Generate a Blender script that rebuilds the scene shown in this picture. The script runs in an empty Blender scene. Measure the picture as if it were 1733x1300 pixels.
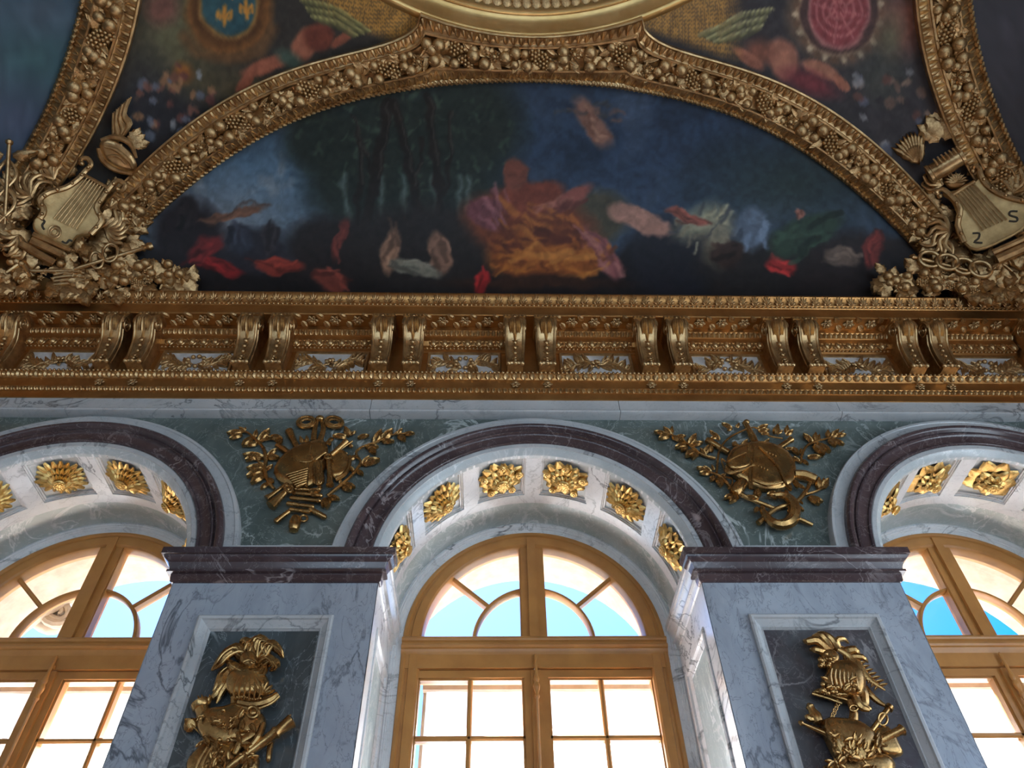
import bpy, bmesh, math, random
import numpy as np
from mathutils import Vector, Matrix
random.seed(7); rng = np.random.default_rng(5)
SC = bpy.context.scene
COL = SC.collection
PI = math.pi
# ------------------------------------------------------------------ camera
FPX, IW, IH = 1250.0, 1733, 1300
PITCH, YAW, ROLL = math.radians(48.614), math.radians(2.112), math.radians(-1.261)
CAM = np.array([-.314, -4.178, 1.65])
_cp, _sp = math.cos(PITCH), math.sin(PITCH)
FWD = np.array([math.sin(YAW)*_cp, math.cos(YAW)*_cp, _sp])
_R = np.array([math.cos(YAW), -math.sin(YAW), 0.0]); _U = np.cross(_R, FWD)
RGT = math.cos(ROLL)*_R + math.sin(ROLL)*_U
UPV = -math.sin(ROLL)*_R + math.cos(ROLL)*_U
cd = bpy.data.cameras.new('camera'); cam = bpy.data.objects.new('camera', cd); COL.objects.link(cam)
cd.sensor_fit = 'HORIZONTAL'; cd.sensor_width = 36.0; cd.lens = FPX/IW*36.0; cd.clip_start = .05; cd.clip_end = 300
M = Matrix.Identity(4)
for i in range(3):
    M[i][0] = RGT[i]; M[i][1] = UPV[i]; M[i][2] = -FWD[i]; M[i][3] = CAM[i]
cam.matrix_world = M
SC.camera = cam
# ------------------------------------------------------------------ light and exposure
SC.view_settings.view_transform = 'Standard'; SC.view_settings.look = 'None'
SC.view_settings.gamma = 1.0; SC.view_settings.use_curve_mapping = False
SC.view_settings.exposure = 0.0
world = bpy.data.worlds.new('sky'); SC.world = world; world.use_nodes = True
wn = world.node_tree.nodes; wl = world.node_tree.links
bg = wn['Background']
tc = wn.new('ShaderNodeTexCoord'); sx = wn.new('ShaderNodeSeparateXYZ'); rp = wn.new('ShaderNodeValToRGB')
wl.new(tc.outputs['Generated'], sx.inputs[0]); wl.new(sx.outputs['Z'], rp.inputs[0]); wl.new(rp.outputs[0], bg.inputs[0])
rp.color_ramp.elements[0].position = 0.0; rp.color_ramp.elements[0].color = (.24, .36, .48, 1)
rp.color_ramp.elements[1].position = 0.8; rp.color_ramp.elements[1].color = (.004, .062, .25, 1)
e_ = rp.color_ramp.elements.new(.4); e_.color = (.008, .098, .32, 1)
SUNV = Vector((-.30, .60, 1.0)).normalized()           # towards the sun; the sky is paler around it
dp = wn.new('ShaderNodeVectorMath'); dp.operation = 'DOT_PRODUCT'; wl.new(tc.outputs['Generated'], dp.inputs[0]); dp.inputs[1].default_value = SUNV
gl = wn.new('ShaderNodeValToRGB'); wl.new(dp.outputs['Value'], gl.inputs[0])
gl.color_ramp.elements[0].position = .56; gl.color_ramp.elements[0].color = (0, 0, 0, 1); gl.color_ramp.elements[1].position = .98; gl.color_ramp.elements[1].color = (.12, .118, .11, 1)
ad = wn.new('ShaderNodeMix'); ad.data_type = 'RGBA'; ad.blend_type = 'ADD'; ad.inputs[0].default_value = 1.0
wl.new(rp.outputs[0], ad.inputs[6]); wl.new(gl.outputs[0], ad.inputs[7]); wl.new(ad.outputs[2], bg.inputs[0])
bg.inputs[1].default_value = 7.0
def lamp(kind, name, loc, direction, energy, color, sx_=None, sy_=None):
    l = bpy.data.lights.new(name, kind); o = bpy.data.objects.new(name, l); COL.objects.link(o)
    o.location = loc; o.rotation_euler = Vector(direction).to_track_quat('-Z', 'Y').to_euler()
    l.energy = energy; l.color = color
    if kind == 'AREA': l.shape = 'RECTANGLE'; l.size = sx_; l.size_y = sy_
    return o
sun = lamp('SUN', 'sun', (0, 12, 14), tuple(-SUNV), 74.0, (1.0, .975, .94)); sun.data.angle = .009
for wy in (-2.0, -5.0, -8.0):        # daylight in the tall windows of the right-hand wall
    lamp('AREA', 'window_daylight', (5.30, wy, 2.9), (-1, 0, .12), 50, (1.0, .95, .88), 2.0, 4.4)
for wx in (-3.2, 0, 3.2):            # daylight in the doorways towards the gallery
    lamp('AREA', 'gallery_daylight', (wx, -10.3, 2.6), (0, 1, .2), 17, (1.0, .93, .84), 2.0, 4.2)
# ------------------------------------------------------------------ pixel helpers
def ray(px, py): return FWD + RGT*(px-866.5)/FPX + UPV*(650-py)/FPX
def onY(px, py, Y=0.):
    d = ray(px, py); return CAM + d*(Y-CAM[1])/d[1]
def onZ(px, py, Z):
    d = ray(px, py); return CAM + d*(Z-CAM[2])/d[2]
def projpx(P):
    d = np.asarray(P)-CAM; z = d@FWD
    return 866.5+FPX*(d@RGT)/z, 650-FPX*(d@UPV)/z
# ------------------------------------------------------------------ objects
def setp(o, label=None, cat=None, group=None, kind=None):
    if label: o['label'] = label
    if cat: o['category'] = cat
    if group: o['group'] = group
    if kind: o['kind'] = kind
    return o
def adopt(o, parent):
    if parent is not None:
        o.parent = parent; o.matrix_parent_inverse = parent_mw(parent).inverted()
def parent_mw(p):
    m = p.matrix_basis.copy()
    if p.parent is not None: m = parent_mw(p.parent) @ p.matrix_parent_inverse @ m
    return m
def empty(name, loc, parent=None, **k):
    o = bpy.data.objects.new(name, None); COL.objects.link(o); o.location = Vector([float(c) for c in loc]); o.empty_display_size = .1
    adopt(o, parent); return setp(o, **k)
def inst(name, me, mat4=None, parent=None, **k):
    o = bpy.data.objects.new(name, me); COL.objects.link(o)
    if mat4 is not None: o.matrix_basis = mat4
    adopt(o, parent); return setp(o, **k)
def frame(P, X, Z, sx=1., sy=None, sz=None):
    """matrix with local x along X, local z along Z (as far as possible), placed at P"""
    Z = Vector(Z).normalized(); X = Vector(X); X = (X - Z*X.dot(Z)).normalized(); Y = Z.cross(X)
    sy = sx if sy is None else sy; sz = sx if sz is None else sz
    m = Matrix.Identity(4)
    for i in range(3):
        m[i][0] = X[i]*sx; m[i][1] = Y[i]*sy; m[i][2] = Z[i]*sz; m[i][3] = P[i]
    return m
class MB:
    def __init__(s): s.v = []; s.f = []
    def add(s, V, F):
        b = len(s.v); s.v += [tuple(float(c) for c in p) for p in V]; s.f += [tuple(b+i for i in q) for q in F]; return s
    def box(s, x0, x1, y0, y1, z0, z1):
        return s.add([(x0,y0,z0),(x1,y0,z0),(x1,y1,z0),(x0,y1,z0),(x0,y0,z1),(x1,y0,z1),(x1,y1,z1),(x0,y1,z1)],
              [(0,3,2,1),(4,5,6,7),(0,1,5,4),(1,2,6,5),(2,3,7,6),(3,0,4,7)])
    def grid(s, rows, closed_u=False, closed_v=False, cap=False):
        """rows: list of equally long point lists"""
        n = len(rows); m = len(rows[0]); V = [p for r in rows for p in r]; F = []
        for i in range(n if closed_u else n-1):
            for j in range(m if closed_v else m-1):
                a = i*m+j; b = i*m+(j+1) % m; c = ((i+1) % n)*m+(j+1) % m; d = ((i+1) % n)*m+j
                F.append((a, b, c, d))
        if cap:
            F.append(tuple(range(m))[::-1]); F.append(tuple((n-1)*m+j for j in range(m)))
        return s.add(V, F)
    def tube(s, pts, rad, n=8, flat=1.0, nrm=None):
        pts = [np.asarray(p, float) for p in pts]; rows = []
        rad = [rad]*len(pts) if np.isscalar(rad) else rad
        ref = np.array([0, -1., 0]) if nrm is None else np.asarray(nrm, float)
        for i, p in enumerate(pts):
            t = pts[min(i+1, len(pts)-1)]-pts[max(i-1, 0)]; t = t/(np.linalg.norm(t)+1e-12)
            a = np.cross(t, ref)
            if np.linalg.norm(a) < 1e-4: a = np.cross(t, np.array([.3, .2, 1.]))
            a /= np.linalg.norm(a); b = np.cross(a, t)
            rows.append([p+rad[i]*(math.cos(2*PI*k/n)*a+flat*math.sin(2*PI*k/n)*b) for k in range(n)])
        return s.grid(rows, closed_v=True, cap=True)
    def lathe(s, p0, p1, prof, n=12):
        """prof: (t along p0..p1, radius)"""
        p0 = np.asarray(p0, float); p1 = np.asarray(p1, float); t = p1-p0; L = t/np.linalg.norm(t)
        a = np.cross(L, [.3, .9, .2]); a /= np.linalg.norm(a); b = np.cross(L, a)
        rows = [[p0+t*u+r*(math.cos(2*PI*k/n)*a+math.sin(2*PI*k/n)*b) for k in range(n)] for u, r in prof]
        return s.grid(rows, closed_v=True, cap=True)
    def ball(s, c, r, n=8, m=6, sc=(1, 1, 1)):
        rows = []
        for i in range(m+1):
            th = PI*i/m; rr = max(math.sin(th), .02)
            rows.append([(c[0]+r*sc[0]*rr*math.cos(2*PI*k/n), c[1]+r*sc[1]*rr*math.sin(2*PI*k/n), c[2]+r*sc[2]*math.cos(th)) for k in range(n)])
        return s.grid(rows, closed_v=True)
    def pillow(s, out, nrm, h, steps=((0, 0), (0, .55), (.08, .82), (.22, .95), (.5, 1.0))):
        """closed outline raised along nrm, rounded towards its middle"""
        out = [np.asarray(p, float) for p in out]; c = sum(out)/len(out); nrm = np.asarray(nrm, float)
        rows = [[p+(c-p)*i+nrm*h*k for p in out] for i, k in steps]
        b = len(s.v); s.grid(rows, closed_v=True)
        m = len(out); s.v.append(tuple(c+nrm*h*steps[-1][1])); ci = len(s.v)-1; o = b+(len(rows)-1)*m
        for j in range(m): s.f.append((o+j, o+(j+1) % m, ci))
        return s
    def xf(s, m):
        s.v = [tuple(m @ Vector(p)) for p in s.v]; return s
    def mesh(s, name, mat, smooth=True, angle=40):
        me = bpy.data.meshes.new(name); me.from_pydata(s.v, [], s.f)
        bm = bmesh.new(); bm.from_mesh(me); bmesh.ops.recalc_face_normals(bm, faces=bm.faces); bm.to_mesh(me); bm.free()
        if isinstance(mat, (list, tuple)):
            for q in mat: me.materials.append(q)
        else: me.materials.append(mat)
        if smooth:
            me.shade_smooth()
            if angle: me.set_sharp_from_angle(angle=math.radians(angle))
        return me
    def obj(s, name, mat, parent=None, smooth=True, angle=40, **k):
        return inst(name, s.mesh(name, mat, smooth, angle), None, parent, **k)
# ------------------------------------------------------------------ materials
def newmat(name):
    m = bpy.data.materials.new(name); m.use_nodes = True; nt = m.node_tree
    return m, nt.nodes, nt.links, nt.nodes['Principled BSDF']
def mixc(N, L, fac, a, b):
    n = N.new('ShaderNodeMix'); n.data_type = 'RGBA'
    if isinstance(fac, (int, float)): n.inputs[0].default_value = fac
    else: L.new(fac, n.inputs[0])
    for k, c in ((6, a), (7, b)):
        if isinstance(c, tuple): n.inputs[k].default_value = (*c, 1)
        else: L.new(c, n.inputs[k])
    return n.outputs[2]
def noise(N, L, vec, scale, detail=4, rough=.55, dist=0.):
    n = N.new('ShaderNodeTexNoise'); n.inputs['Scale'].default_value = scale; n.inputs['Detail'].default_value = detail
    n.inputs['Roughness'].default_value = rough; n.inputs['Distortion'].default_value = dist
    if vec is not None: L.new(vec, n.inputs['Vector'])
    return n.outputs['Fac']
def ramp(N, L, fac, p0, p1, c0=(0, 0, 0), c1=(1, 1, 1)):
    r = N.new('ShaderNodeValToRGB'); L.new(fac, r.inputs[0]); e = r.color_ramp.elements
    e[0].position = p0; e[1].position = p1; e[0].color = (*c0, 1); e[1].color = (*c1, 1); return r.outputs[0]
def mth(N, L, op, a, b=None):
    n = N.new('ShaderNodeMath'); n.operation = op
    for k, c in enumerate((a, b)):
        if c is None: continue
        if isinstance(c, (int, float)): n.inputs[k].default_value = c
        else: L.new(c, n.inputs[k])
    return n.outputs[0]
def coords(N, L, scale=(1, 1, 1), rot=(0, 0, 0)):
    t = N.new('ShaderNodeTexCoord'); m = N.new('ShaderNodeMapping'); L.new(t.outputs['Object'], m.inputs[0])
    m.inputs['Scale'].default_value = scale; m.inputs['Rotation'].default_value = rot; return m.outputs[0]
def bump(N, L, h, b, strength=.2, dist=.01):
    n = N.new('ShaderNodeBump'); n.inputs['Strength'].default_value = strength; n.inputs['Distance'].default_value = dist
    L.new(h, n.inputs['Height']); L.new(n.outputs[0], b.inputs['Normal'])
def gilt(name, c0, c1, rough=.34, metal=.92, bs=.25, sc=9.):
    m, N, L, b = newmat(name); v = coords(N, L)
    f = ramp(N, L, noise(N, L, v, sc, 6, .65), .36, .66)
    L.new(mixc(N, L, f, c0, c1), b.inputs['Base Color']); b.inputs['Metallic'].default_value = metal
    r = mth(N, L, 'MULTIPLY_ADD', noise(N, L, v, 22., 4), .22); r.node.inputs[2].default_value = rough-.1
    L.new(r, b.inputs['Roughness']); bump(N, L, noise(N, L, v, 70., 3), b, bs, .006); return m
def marble(name, base, base2, vein, scale=1.0, vs=1.6, width=.035, rough=.18, rot=(.3, .5, .6), stretch=(1, 1, 1), amount=1.0, fine=.5, blotch=None):
    m, N, L, b = newmat(name); v = coords(N, L, tuple(scale*s for s in stretch), rot)
    c = mixc(N, L, ramp(N, L, noise(N, L, v, 2.2, 8, .62, .6), .34, .68), base, base2)
    def veins(sc, w, d):
        n = noise(N, L, v, sc, 5, .58, d); a = mth(N, L, 'ABSOLUTE', mth(N, L, 'SUBTRACT', n, .5))
        return ramp(N, L, a, 0.0, w, (1, 1, 1), (0, 0, 0))
    mask = ramp(N, L, noise(N, L, v, 1.3, 3), .42, .62)
    f = mth(N, L, 'MULTIPLY', veins(vs, width, 1.4), mask); f = mth(N, L, 'MULTIPLY', f, amount)
    c = mixc(N, L, f, c, vein)
    f2 = mth(N, L, 'MULTIPLY', veins(vs*2.7, width*.45, 2.2), fine)
    c = mixc(N, L, f2, c, vein)
    if blotch:
        bm_ = mth(N, L, 'MULTIPLY', ramp(N, L, noise(N, L, v, 2.6, 2), .66, .70), ramp(N, L, noise(N, L, v, 16., 4, .7), .44, .52)); c = mixc(N, L, bm_, c, blotch)
    L.new(c, b.inputs['Base Color']); b.inputs['Roughness'].default_value = rough; b.inputs['Specular IOR Level'].default_value = .55
    return m
def plain(name, c, rough=.6, c2=None, sc=6., metal=0.):
    m, N, L, b = newmat(name); v = coords(N, L)
    L.new(mixc(N, L, ramp(N, L, noise(N, L, v, sc, 5), .35, .68), c, c2 or tuple(x*.8 for x in c)), b.inputs['Base Color'])
    b.inputs['Roughness'].default_value = rough; b.inputs['Metallic'].default_value = metal; return m
GOLD = gilt('aged_gilding', (.35, .20, .085), (.70, .465, .225), .34)
GOLDP = gilt('plain_gilded_fascia', (.40, .19, .062), (.56, .29, .10), .38, bs=.1, sc=4.)
GOLDB = gilt('bright_gilding', (.66, .41, .12), (.88, .62, .25), .30)
BRONZE = gilt('gilt_bronze', (.33, .175, .06), (.56, .335, .125), .25, bs=.12)
WHITE = marble('white_veined_marble', (.74, .745, .75), (.60, .615, .63), (.20, .21, .22), 1.0, 1.7, .022, .2, fine=.35)
ARCHW = marble('pale_grey_veined_marble', (.54, .54, .54), (.42, .425, .43), (.15, .155, .16), 1.0, 1.7, .022, .2, fine=.35)
PIERM = marble('grey_white_marble', (.42, .45, .50), (.29, .32, .37), (.11, .12, .14), 1.3, 1.9, .03, .16, (.2, .9, .4), (1, 1, .45), fine=.6)
GREEN = marble('green_veined_marble', (.085, .105, .095), (.15, .175, .16), (.46, .49, .47), 1.1, 1.5, .018, .2, (.4, .2, .8), fine=.5)
GREEN_LIT = marble('green_marble_lit', (.36, .43, .425), (.50, .56, .555), (.78, .81, .80), 1.2, 1.7, .03, .2, (.4, .2, .8), fine=.5)  # green marble by the windows, its strong light put into paler base colours
PURPLE = marble('dark_purple_marble', (.052, .033, .036), (.10, .066, .068), (.42, .36, .36), 1.2, 1.5, .016, .17, (.7, .1, .3), fine=.4, amount=.7, blotch=(.36, .27, .26))
PANELG = marble('dark_slate_green_marble', (.042, .052, .055), (.095, .110, .116), (.36, .40, .41), 1.4, 1.6, .022, .16, (.4, .9, .5), (1, 1, .5), fine=.55)
PANELV = marble('grey_violet_marble', (.120, .125, .130), (.062, .044, .050), (.34, .32, .32), 1.3, 1.3, .022, .2, (.2, .5, .9), fine=.4)
COFFER = marble('pale_grey_marble', (.52, .56, .57), (.42, .46, .47), (.7, .72, .72), 1.6, 2., .02, .25)
PAINT = plain('ochre_window_paint', (.50, .228, .062), .34, (.41, .178, .048))
STONE = plain('pale_limestone', (.50, .42, .33), .85, (.40, .32, .24), 8.)
FRIEZE = plain('aged_white_plaster', (.62, .58, .55), .7, (.42, .38, .35), 9.)
DARK = plain('dark_underside', (.06, .045, .03), .8)
WALLM = marble('room_wall_marble', (.42, .40, .37), (.34, .32, .30), (.2, .2, .2), 1.0, 1.4, .02, .3)
def parquet():
    m, N, L, b = newmat('oak_parquet'); v = coords(N, L)
    t = N.new('ShaderNodeTexBrick'); L.new(v, t.inputs[0]); t.inputs['Scale'].default_value = 2.2; t.inputs['Mortar Size'].default_value = .008
    t.inputs['Color1'].default_value = (.33, .19, .09, 1); t.inputs['Color2'].default_value = (.24, .13, .06, 1); t.inputs['Mortar'].default_value = (.05, .03, .015, 1)
    L.new(t.outputs[0], b.inputs['Base Color']); b.inputs['Roughness'].default_value = .35; return m
PARQ = parquet()
def glassmat():
    m, N, L, b = newmat('window_glass'); N.remove(b); out = N['Material Output']
    t = N.new('ShaderNodeBsdfTransparent'); g = N.new('ShaderNodeBsdfGlossy'); g.inputs['Roughness'].default_value = .02
    fr = N.new('ShaderNodeFresnel'); fr.inputs[0].default_value = 1.3; mx = N.new('ShaderNodeMixShader')
    t.inputs[0].default_value = (.96, .98, .99, 1)
    L.new(fr.outputs[0], mx.inputs[0]); L.new(t.outputs[0], mx.inputs[1]); L.new(g.outputs[0], mx.inputs[2]); L.new(mx.outputs[0], out.inputs[0]); return m
GLASS = glassmat()
def canvas():
    m, N, L, b = newmat('white_blind_canvas'); out = N['Material Output']
    b.inputs['Base Color'].default_value = (.85, .86, .88, 1); b.inputs['Roughness'].default_value = .8
    t = N.new('ShaderNodeBsdfTranslucent'); t.inputs[0].default_value = (.85, .87, .90, 1); mx = N.new('ShaderNodeMixShader'); mx.inputs[0].default_value = .8
    L.new(b.outputs[0], mx.inputs[1]); L.new(t.outputs[0], mx.inputs[2]); L.new(mx.outputs[0], out.inputs[0]); return m
CANVAS = canvas()
# ------------------------------------------------------------------ room shell
BAY = 3.45; HS = 4.527; RI = 1.06; A = 5.012; ZC = 7.15
BAYS = (-BAY, 0., BAY)
def arch_wall(mb, r, ztop, y0, y1, xe, zbot=0.):
    """slab with three arched openings"""
    for cx in BAYS:
        n = 32; xs = [cx-r*math.cos(PI*i/n) for i in range(n+1)]; zs = [HS+r*math.sin(PI*i/n) for i in range(n+1)]
        for y in (y0, y1): mb.grid([[(x, y, z), (x, y, ztop)] for x, z in zip(xs, zs)])
        path = [(xs[0], zbot)]+list(zip(xs, zs))+[(xs[-1], zbot)]
        mb.grid([[(x, y0, z), (x, y1, z)] for x, z in path])
    edges = [-xe]+[e for cx in BAYS for e in (cx-r, cx+r)]+[xe]
    for a, b in zip(edges[::2], edges[1::2]):
        for y in (y0, y1): mb.add([(a, y, zbot), (b, y, zbot), (b, y, ztop), (a, y, ztop)], [(0, 1, 2, 3)])
    mb.add([(-xe, y0, ztop), (xe, y0, ztop), (xe, y1, ztop), (-xe, y1, ztop)], [(0, 1, 2, 3)])
    return mb
wall = arch_wall(MB(), 1.10, 8.9, .05, 1.06, 5.35).obj('wall_front', WHITE, smooth=False, kind='structure', label='marble window wall with three arched openings')
ext = arch_wall(MB(), 1.15, 9.3, 1.08, 1.85, 7.0, -1).obj('wall_exterior', STONE, smooth=False, kind='structure', label='pale limestone outer wall around the windows')
MB().box(-5.4, 5.4, -10.6, 1.06, -.15, 0).obj('floor', PARQ, smooth=False, kind='structure', label='oak parquet floor')
MB().box(-5.45, -5.03, -10.4, .05, 0, 8.9).obj('wall_left', WALLM, smooth=False, kind='structure', label='marble side wall opposite the side windows')
mb = MB()
ys = [-10.4, -9.0, -7.0, -6.0, -4.0, -3.0, -1.0, .05]
for a, b in zip(ys[::2], ys[1::2]): mb.box(5.03, 5.25, a, b, 0, 8.9)
for a, b in ((-9, -7), (-6, -4), (-3, -1)): mb.box(5.03, 5.25, a, b, 0, .7); mb.box(5.03, 5.25, a, b, 5.1, 8.9)
mb.obj('wall_right', WALLM, smooth=False, kind='structure', label='marble side wall with tall windows')
mb = MB()
xs = [-5.45, -4.2, -2.2, -1.0, 1.0, 2.2, 4.2, 5.25]
for a, b in zip(xs[::2], xs[1::2]): mb.box(a, b, -10.25, -10.03, 0, 8.9)
for a, b in ((-4.2, -2.2), (-1, 1), (2.2, 4.2)): mb.box(a, b, -10.25, -10.03, 4.7, 8.9)
mb.obj('wall_back', WALLM, smooth=False, kind='structure', label='marble wall with doorways to the gallery')
# ---- sweeps round an arch
def arch_path(cx, r, n=48, foot=None, z0=None):
    a0 = 0 if z0 is None else math.asin((z0-HS)/r)
    p = [(cx-r*math.cos(a0+(PI-2*a0)*i/n), HS+r*math.sin(a0+(PI-2*a0)*i/n)) for i in range(n+1)]
    return p if foot is None else [(p[0][0], foot)]+p+[(p[-1][0], foot)]
def arch_sweep(cx, prof, n=56, foot=None, z0=None):
    cols = [[(x, y, z) for x, z in arch_path(cx, r, n, foot, z0)] for r, y in prof]
    return MB().grid(cols)
OUT_W = [(1.420, .06), (1.420, -.024), (1.412, -.034), (1.394, -.034), (1.388, -.028), (1.32, -.024), (1.318, .05)]
PURP = [(1.388, .05), (1.388, -.060), (1.380, -.080), (1.364, -.094), (1.344, -.094), (1.326, -.080), (1.316, -.052), (1.308, -.046), (1.302, -.062), (1.290, -.066), (1.282, -.044), (1.265, -.034), (1.20, -.030), (1.192, -.044), (1.176, -.046), (1.168, -.036), (1.167, .05)]
PURP = [(1.14+(r-1.167)*.837, y if y > 0 else y*.85) for r, y in PURP]
IN_W = [(1.142, .05), (1.142, -.020), (1.134, -.026), (1.104, -.022), (1.100, -.016)]
IN_G = [(1.101, -.016), (1.096, -.012), (1.064, .022), (1.06, .03), (1.06, .06)]
for cx in BAYS:
    arch_sweep(cx, OUT_W, z0=4.60).obj('outer_archivolt', ARCHW, wall, label='pale veined marble outer ring of the arch')
    arch_sweep(cx, PURP, z0=4.60).obj('purple_archivolt', PURPLE, wall, label='dark purple moulded marble ring of the arch')
    arch_sweep(cx, IN_W, z0=4.60).obj('inner_archivolt', ARCHW, wall)
    arch_sweep(cx, IN_G).obj('arch_chamfer', COFFER, wall)
# ---- green spandrels, ledges, marble band
for i in range(-2, 2):
    x0 = max(i*BAY, -5.03); x1 = min((i+1)*BAY, 5.03)
    def low(x):
        z = 4.66
        for cx in BAYS:
            d = abs(x-cx)
            if d < 1.41: z = max(z, HS+math.sqrt(1.41**2-d*d))
        return z
    rows = [[(x, .042, low(x)), (x, .042, 6.06)] for x in np.linspace(x0, x1, 121)]
    MB().grid(rows).obj('spandrel_panel', GREEN, wall, smooth=False, label='dark green veined marble spandrel')
    a = i*BAY+1.40; b = (i+1)*BAY-1.40
    MB().box(max(a, -5.03)-.05, min(b, 5.03)+.05, -.040, .05, 4.55, 4.69).obj('spandrel_sill', ARCHW, wall, smooth=False)
bx = [-5.03, -3.75, -1.32, .72, 2.55, 4.1, 5.03]
for a, b in zip(bx, bx[1:]):
    pr = [(.05, 6.0), (-.03, 6.0), (-.045, 6.006), (-.05, 6.02), (-.042, 6.032), (-.032, 6.036), (-.03, 6.045), (-.034, 6.17), (.05, 6.17)]
    MB().grid([[(x, y, z) for y, z in pr] for x in (a+.002, b-.002)], closed_v=True, cap=True).obj('band_block', ARCHW, wall, angle=30, label='pale marble band under the gilded cornice')
# ---- piers
PIERS = (-1.5*BAY, -.5*BAY, .5*BAY, 1.5*BAY)
def rect_loop(x0, x1, z0, z1, y): return [(x0, y, z0), (x1, y, z0), (x1, y, z1), (x0, y, z1)]
for pc in PIERS:
    xl, xr = max(pc-.66, -5.03), min(pc+.66, 5.03); full = xl == pc-.66 and xr == pc+.66
    pb = 1.1
    if full:
        MB().grid([rect_loop(xl, xr, 0, 4.46, 0.06), rect_loop(xl, xr, 0, 4.46, 0.), rect_loop(pc-.418, pc+.418, pb, 4.178, 0.), rect_loop(pc-.418, pc+.418, pb, 4.178, .04)], closed_v=True).obj('pier_facing', PIERM, wall, smooth=False, label='grey white marble facing of the pier')
        mo = [(.418, .02), (.418, -.022), (.408, -.03), (.392, -.028), (.386, -.014), (.376, -.006), (.352, .012), (.344, .010), (.338, .022), (.332, .03)]
        MB().grid([rect_loop(pc-d, pc+d, pb+.418-d, 4.178-.418+d, y) for d, y in mo], closed_v=True).obj('panel_frame', ARCHW, wall, angle=25, label='white marble moulded frame of the pier panel')
        (MB().add(rect_loop(pc-.335, pc+.335, pb+.08, 4.098, .028), [(0, 1, 2, 3)])).obj('pier_panel', PANELG if pc < 0 else PANELV, wall, smooth=False, label='dark veined marble panel of the pier')
    else:
        MB().box(xl, xr, 0., .06, 0, 4.46).obj('pier_facing', PIERM, wall, smooth=False)
    ip = [(4.635, .096), (4.632, .104), (4.585, .104), (4.582, .09), (4.565, .082), (4.545, .058), (4.515, .044), (4.495, .040), (4.493, .052), (4.478, .052), (4.475, .026), (4.425, .02), (4.42, .012)]
    MB().grid([[(xl-o*full-(0 if full or pc > 0 else 0)-(o if (not full and pc > 0) else 0), .05, z), (xl-o*full-(o if (not full and pc > 0) else 0), -o, z), (xr+o*full+(o if (not full and pc < 0) else 0), -o, z), (xr+o*full+(o if (not full and pc < 0) else 0), .05, z)] for z, o in ip], closed_v=True, cap=True).obj('impost', PURPLE, wall, angle=25, label='dark purple moulded marble impost block')
# ---- jambs and soffits inside each window bay
for cx in BAYS:
    for s in (-1, 1):
        X = cx+s*RI
        j = lambda y0, y1, z0, z1, dx: [(X+s*dx, y0, z0), (X+s*dx, y1, z0), (X+s*dx, y1, z1), (X+s*dx, y0, z1)]
        MB().grid([j(.0, .92, 0, HS, 0.), j(.17, .80, .9, 4.20, 0.), j(.17, .80, .9, 4.20, .03)], closed_v=True).obj('jamb_facing', WHITE, wall, smooth=False, label='white marble jamb facing')
        mo = [(0, .02), (0, -.008), (.012, -.014), (.03, -.01), (.04, .004), (.065, .012), (.075, .02)]
        MB().grid([j(.17+d, .80-d, .9+d, 4.20-d, dx) for d, dx in mo], closed_v=True).obj('jamb_frame', WHITE, wall, angle=25)
        MB().add(j(.24, .73, .97, 4.13, .018), [(0, 1, 2, 3)]).obj('jamb_panel', GREEN_LIT, wall, smooth=False, label='green marble jamb panel, window light put into its colour')
        ip2 = [(4.633, .06), (4.585, .062), (4.582, .052), (4.56, .048), (4.545, .036), (4.515, .026), (4.495, .022), (4.493, .032), (4.478, .032), (4.475, .014), (4.425, .010), (4.42, .0)]
        MB().grid([[(X-s*o, y, z) for z, o in ip2] for y in (.05, .93)]).obj('jamb_impost', WHITE, wall, angle=25, label='white marble moulding running along the jamb')
    # soffit
    th = lambda d: math.radians(d)
    P = lambda r, d, y: (cx+r*math.sin(th(d)), y, HS+r*math.cos(th(d)))
    mb = MB(); cents = (-69.5, -41.7, -13.9, 13.9, 41.7, 69.5); ha = 10.6
    cuts = [-90]+[e for c in cents for e in (c-ha, c+ha)]+[90]
    def patch(d0, d1, y0, y1, r):
        n = max(1, int(abs(d1-d0)/2.5)); mb.grid([[P(r, d0+(d1-d0)*i/n, y0), P(r, d0+(d1-d0)*i/n, y1)] for i in range(n+1)])
    patch(-90, 90, .03, .06, RI); patch(-90, 90, .50, .60, RI)
    for a, b in zip(cuts[::2], cuts[1::2]): patch(a, b, .06, .50, RI)
    mb.obj('soffit', WHITE, wall, smooth=True, angle=30, label='white marble soffit with six coffers')
    for c in cents:
        def loop(d, r):
            y0, y1 = .06+d, .50-d; a0, a1 = c-ha+math.degrees(d/RI), c+ha-math.degrees(d/RI)
            n = 8; q = [P(r, a0+(a1-a0)*i/n, y0) for i in range(n+1)]
            return q+[P(r, a1-(a1-a0)*i/n, y1) for i in range(n+1)]
        MB().grid([loop(d, r) for d, r in ((0, RI), (.0, RI+.012), (.010, RI+.012), (.012, RI+.022), (.024, RI+.022), (.026, RI+.036))], closed_v=True).obj('coffer_frame', WHITE, wall, angle=25)
        mb = MB(); n = 8
        mb.grid([[P(RI+.035, c-ha+2*ha*i/n, .07), P(RI+.035, c-ha+2*ha*i/n, .49)] for i in range(n+1)])
        mb.obj('coffer_panel', COFFER, wall, smooth=True)
    mb = MB(); patch(-90, 90, .60, .605, RI+.004); patch(-90, 90, .605, .885, RI+.006); mb.obj('soffit_band', GREEN_LIT, wall, label='green veined marble band behind the coffers, strong light put into its colour')
    arch_sweep(cx, [(1.075, .878), (1.05, .872), (1.044, .880), (1.036, .880), (1.030, .890), (1.022, .892), (1.018, .900), (.975, .905), (.972, .95)], foot=0).obj('window_surround', WHITE, wall, angle=25, label='white marble surround of the gilded window')
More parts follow.
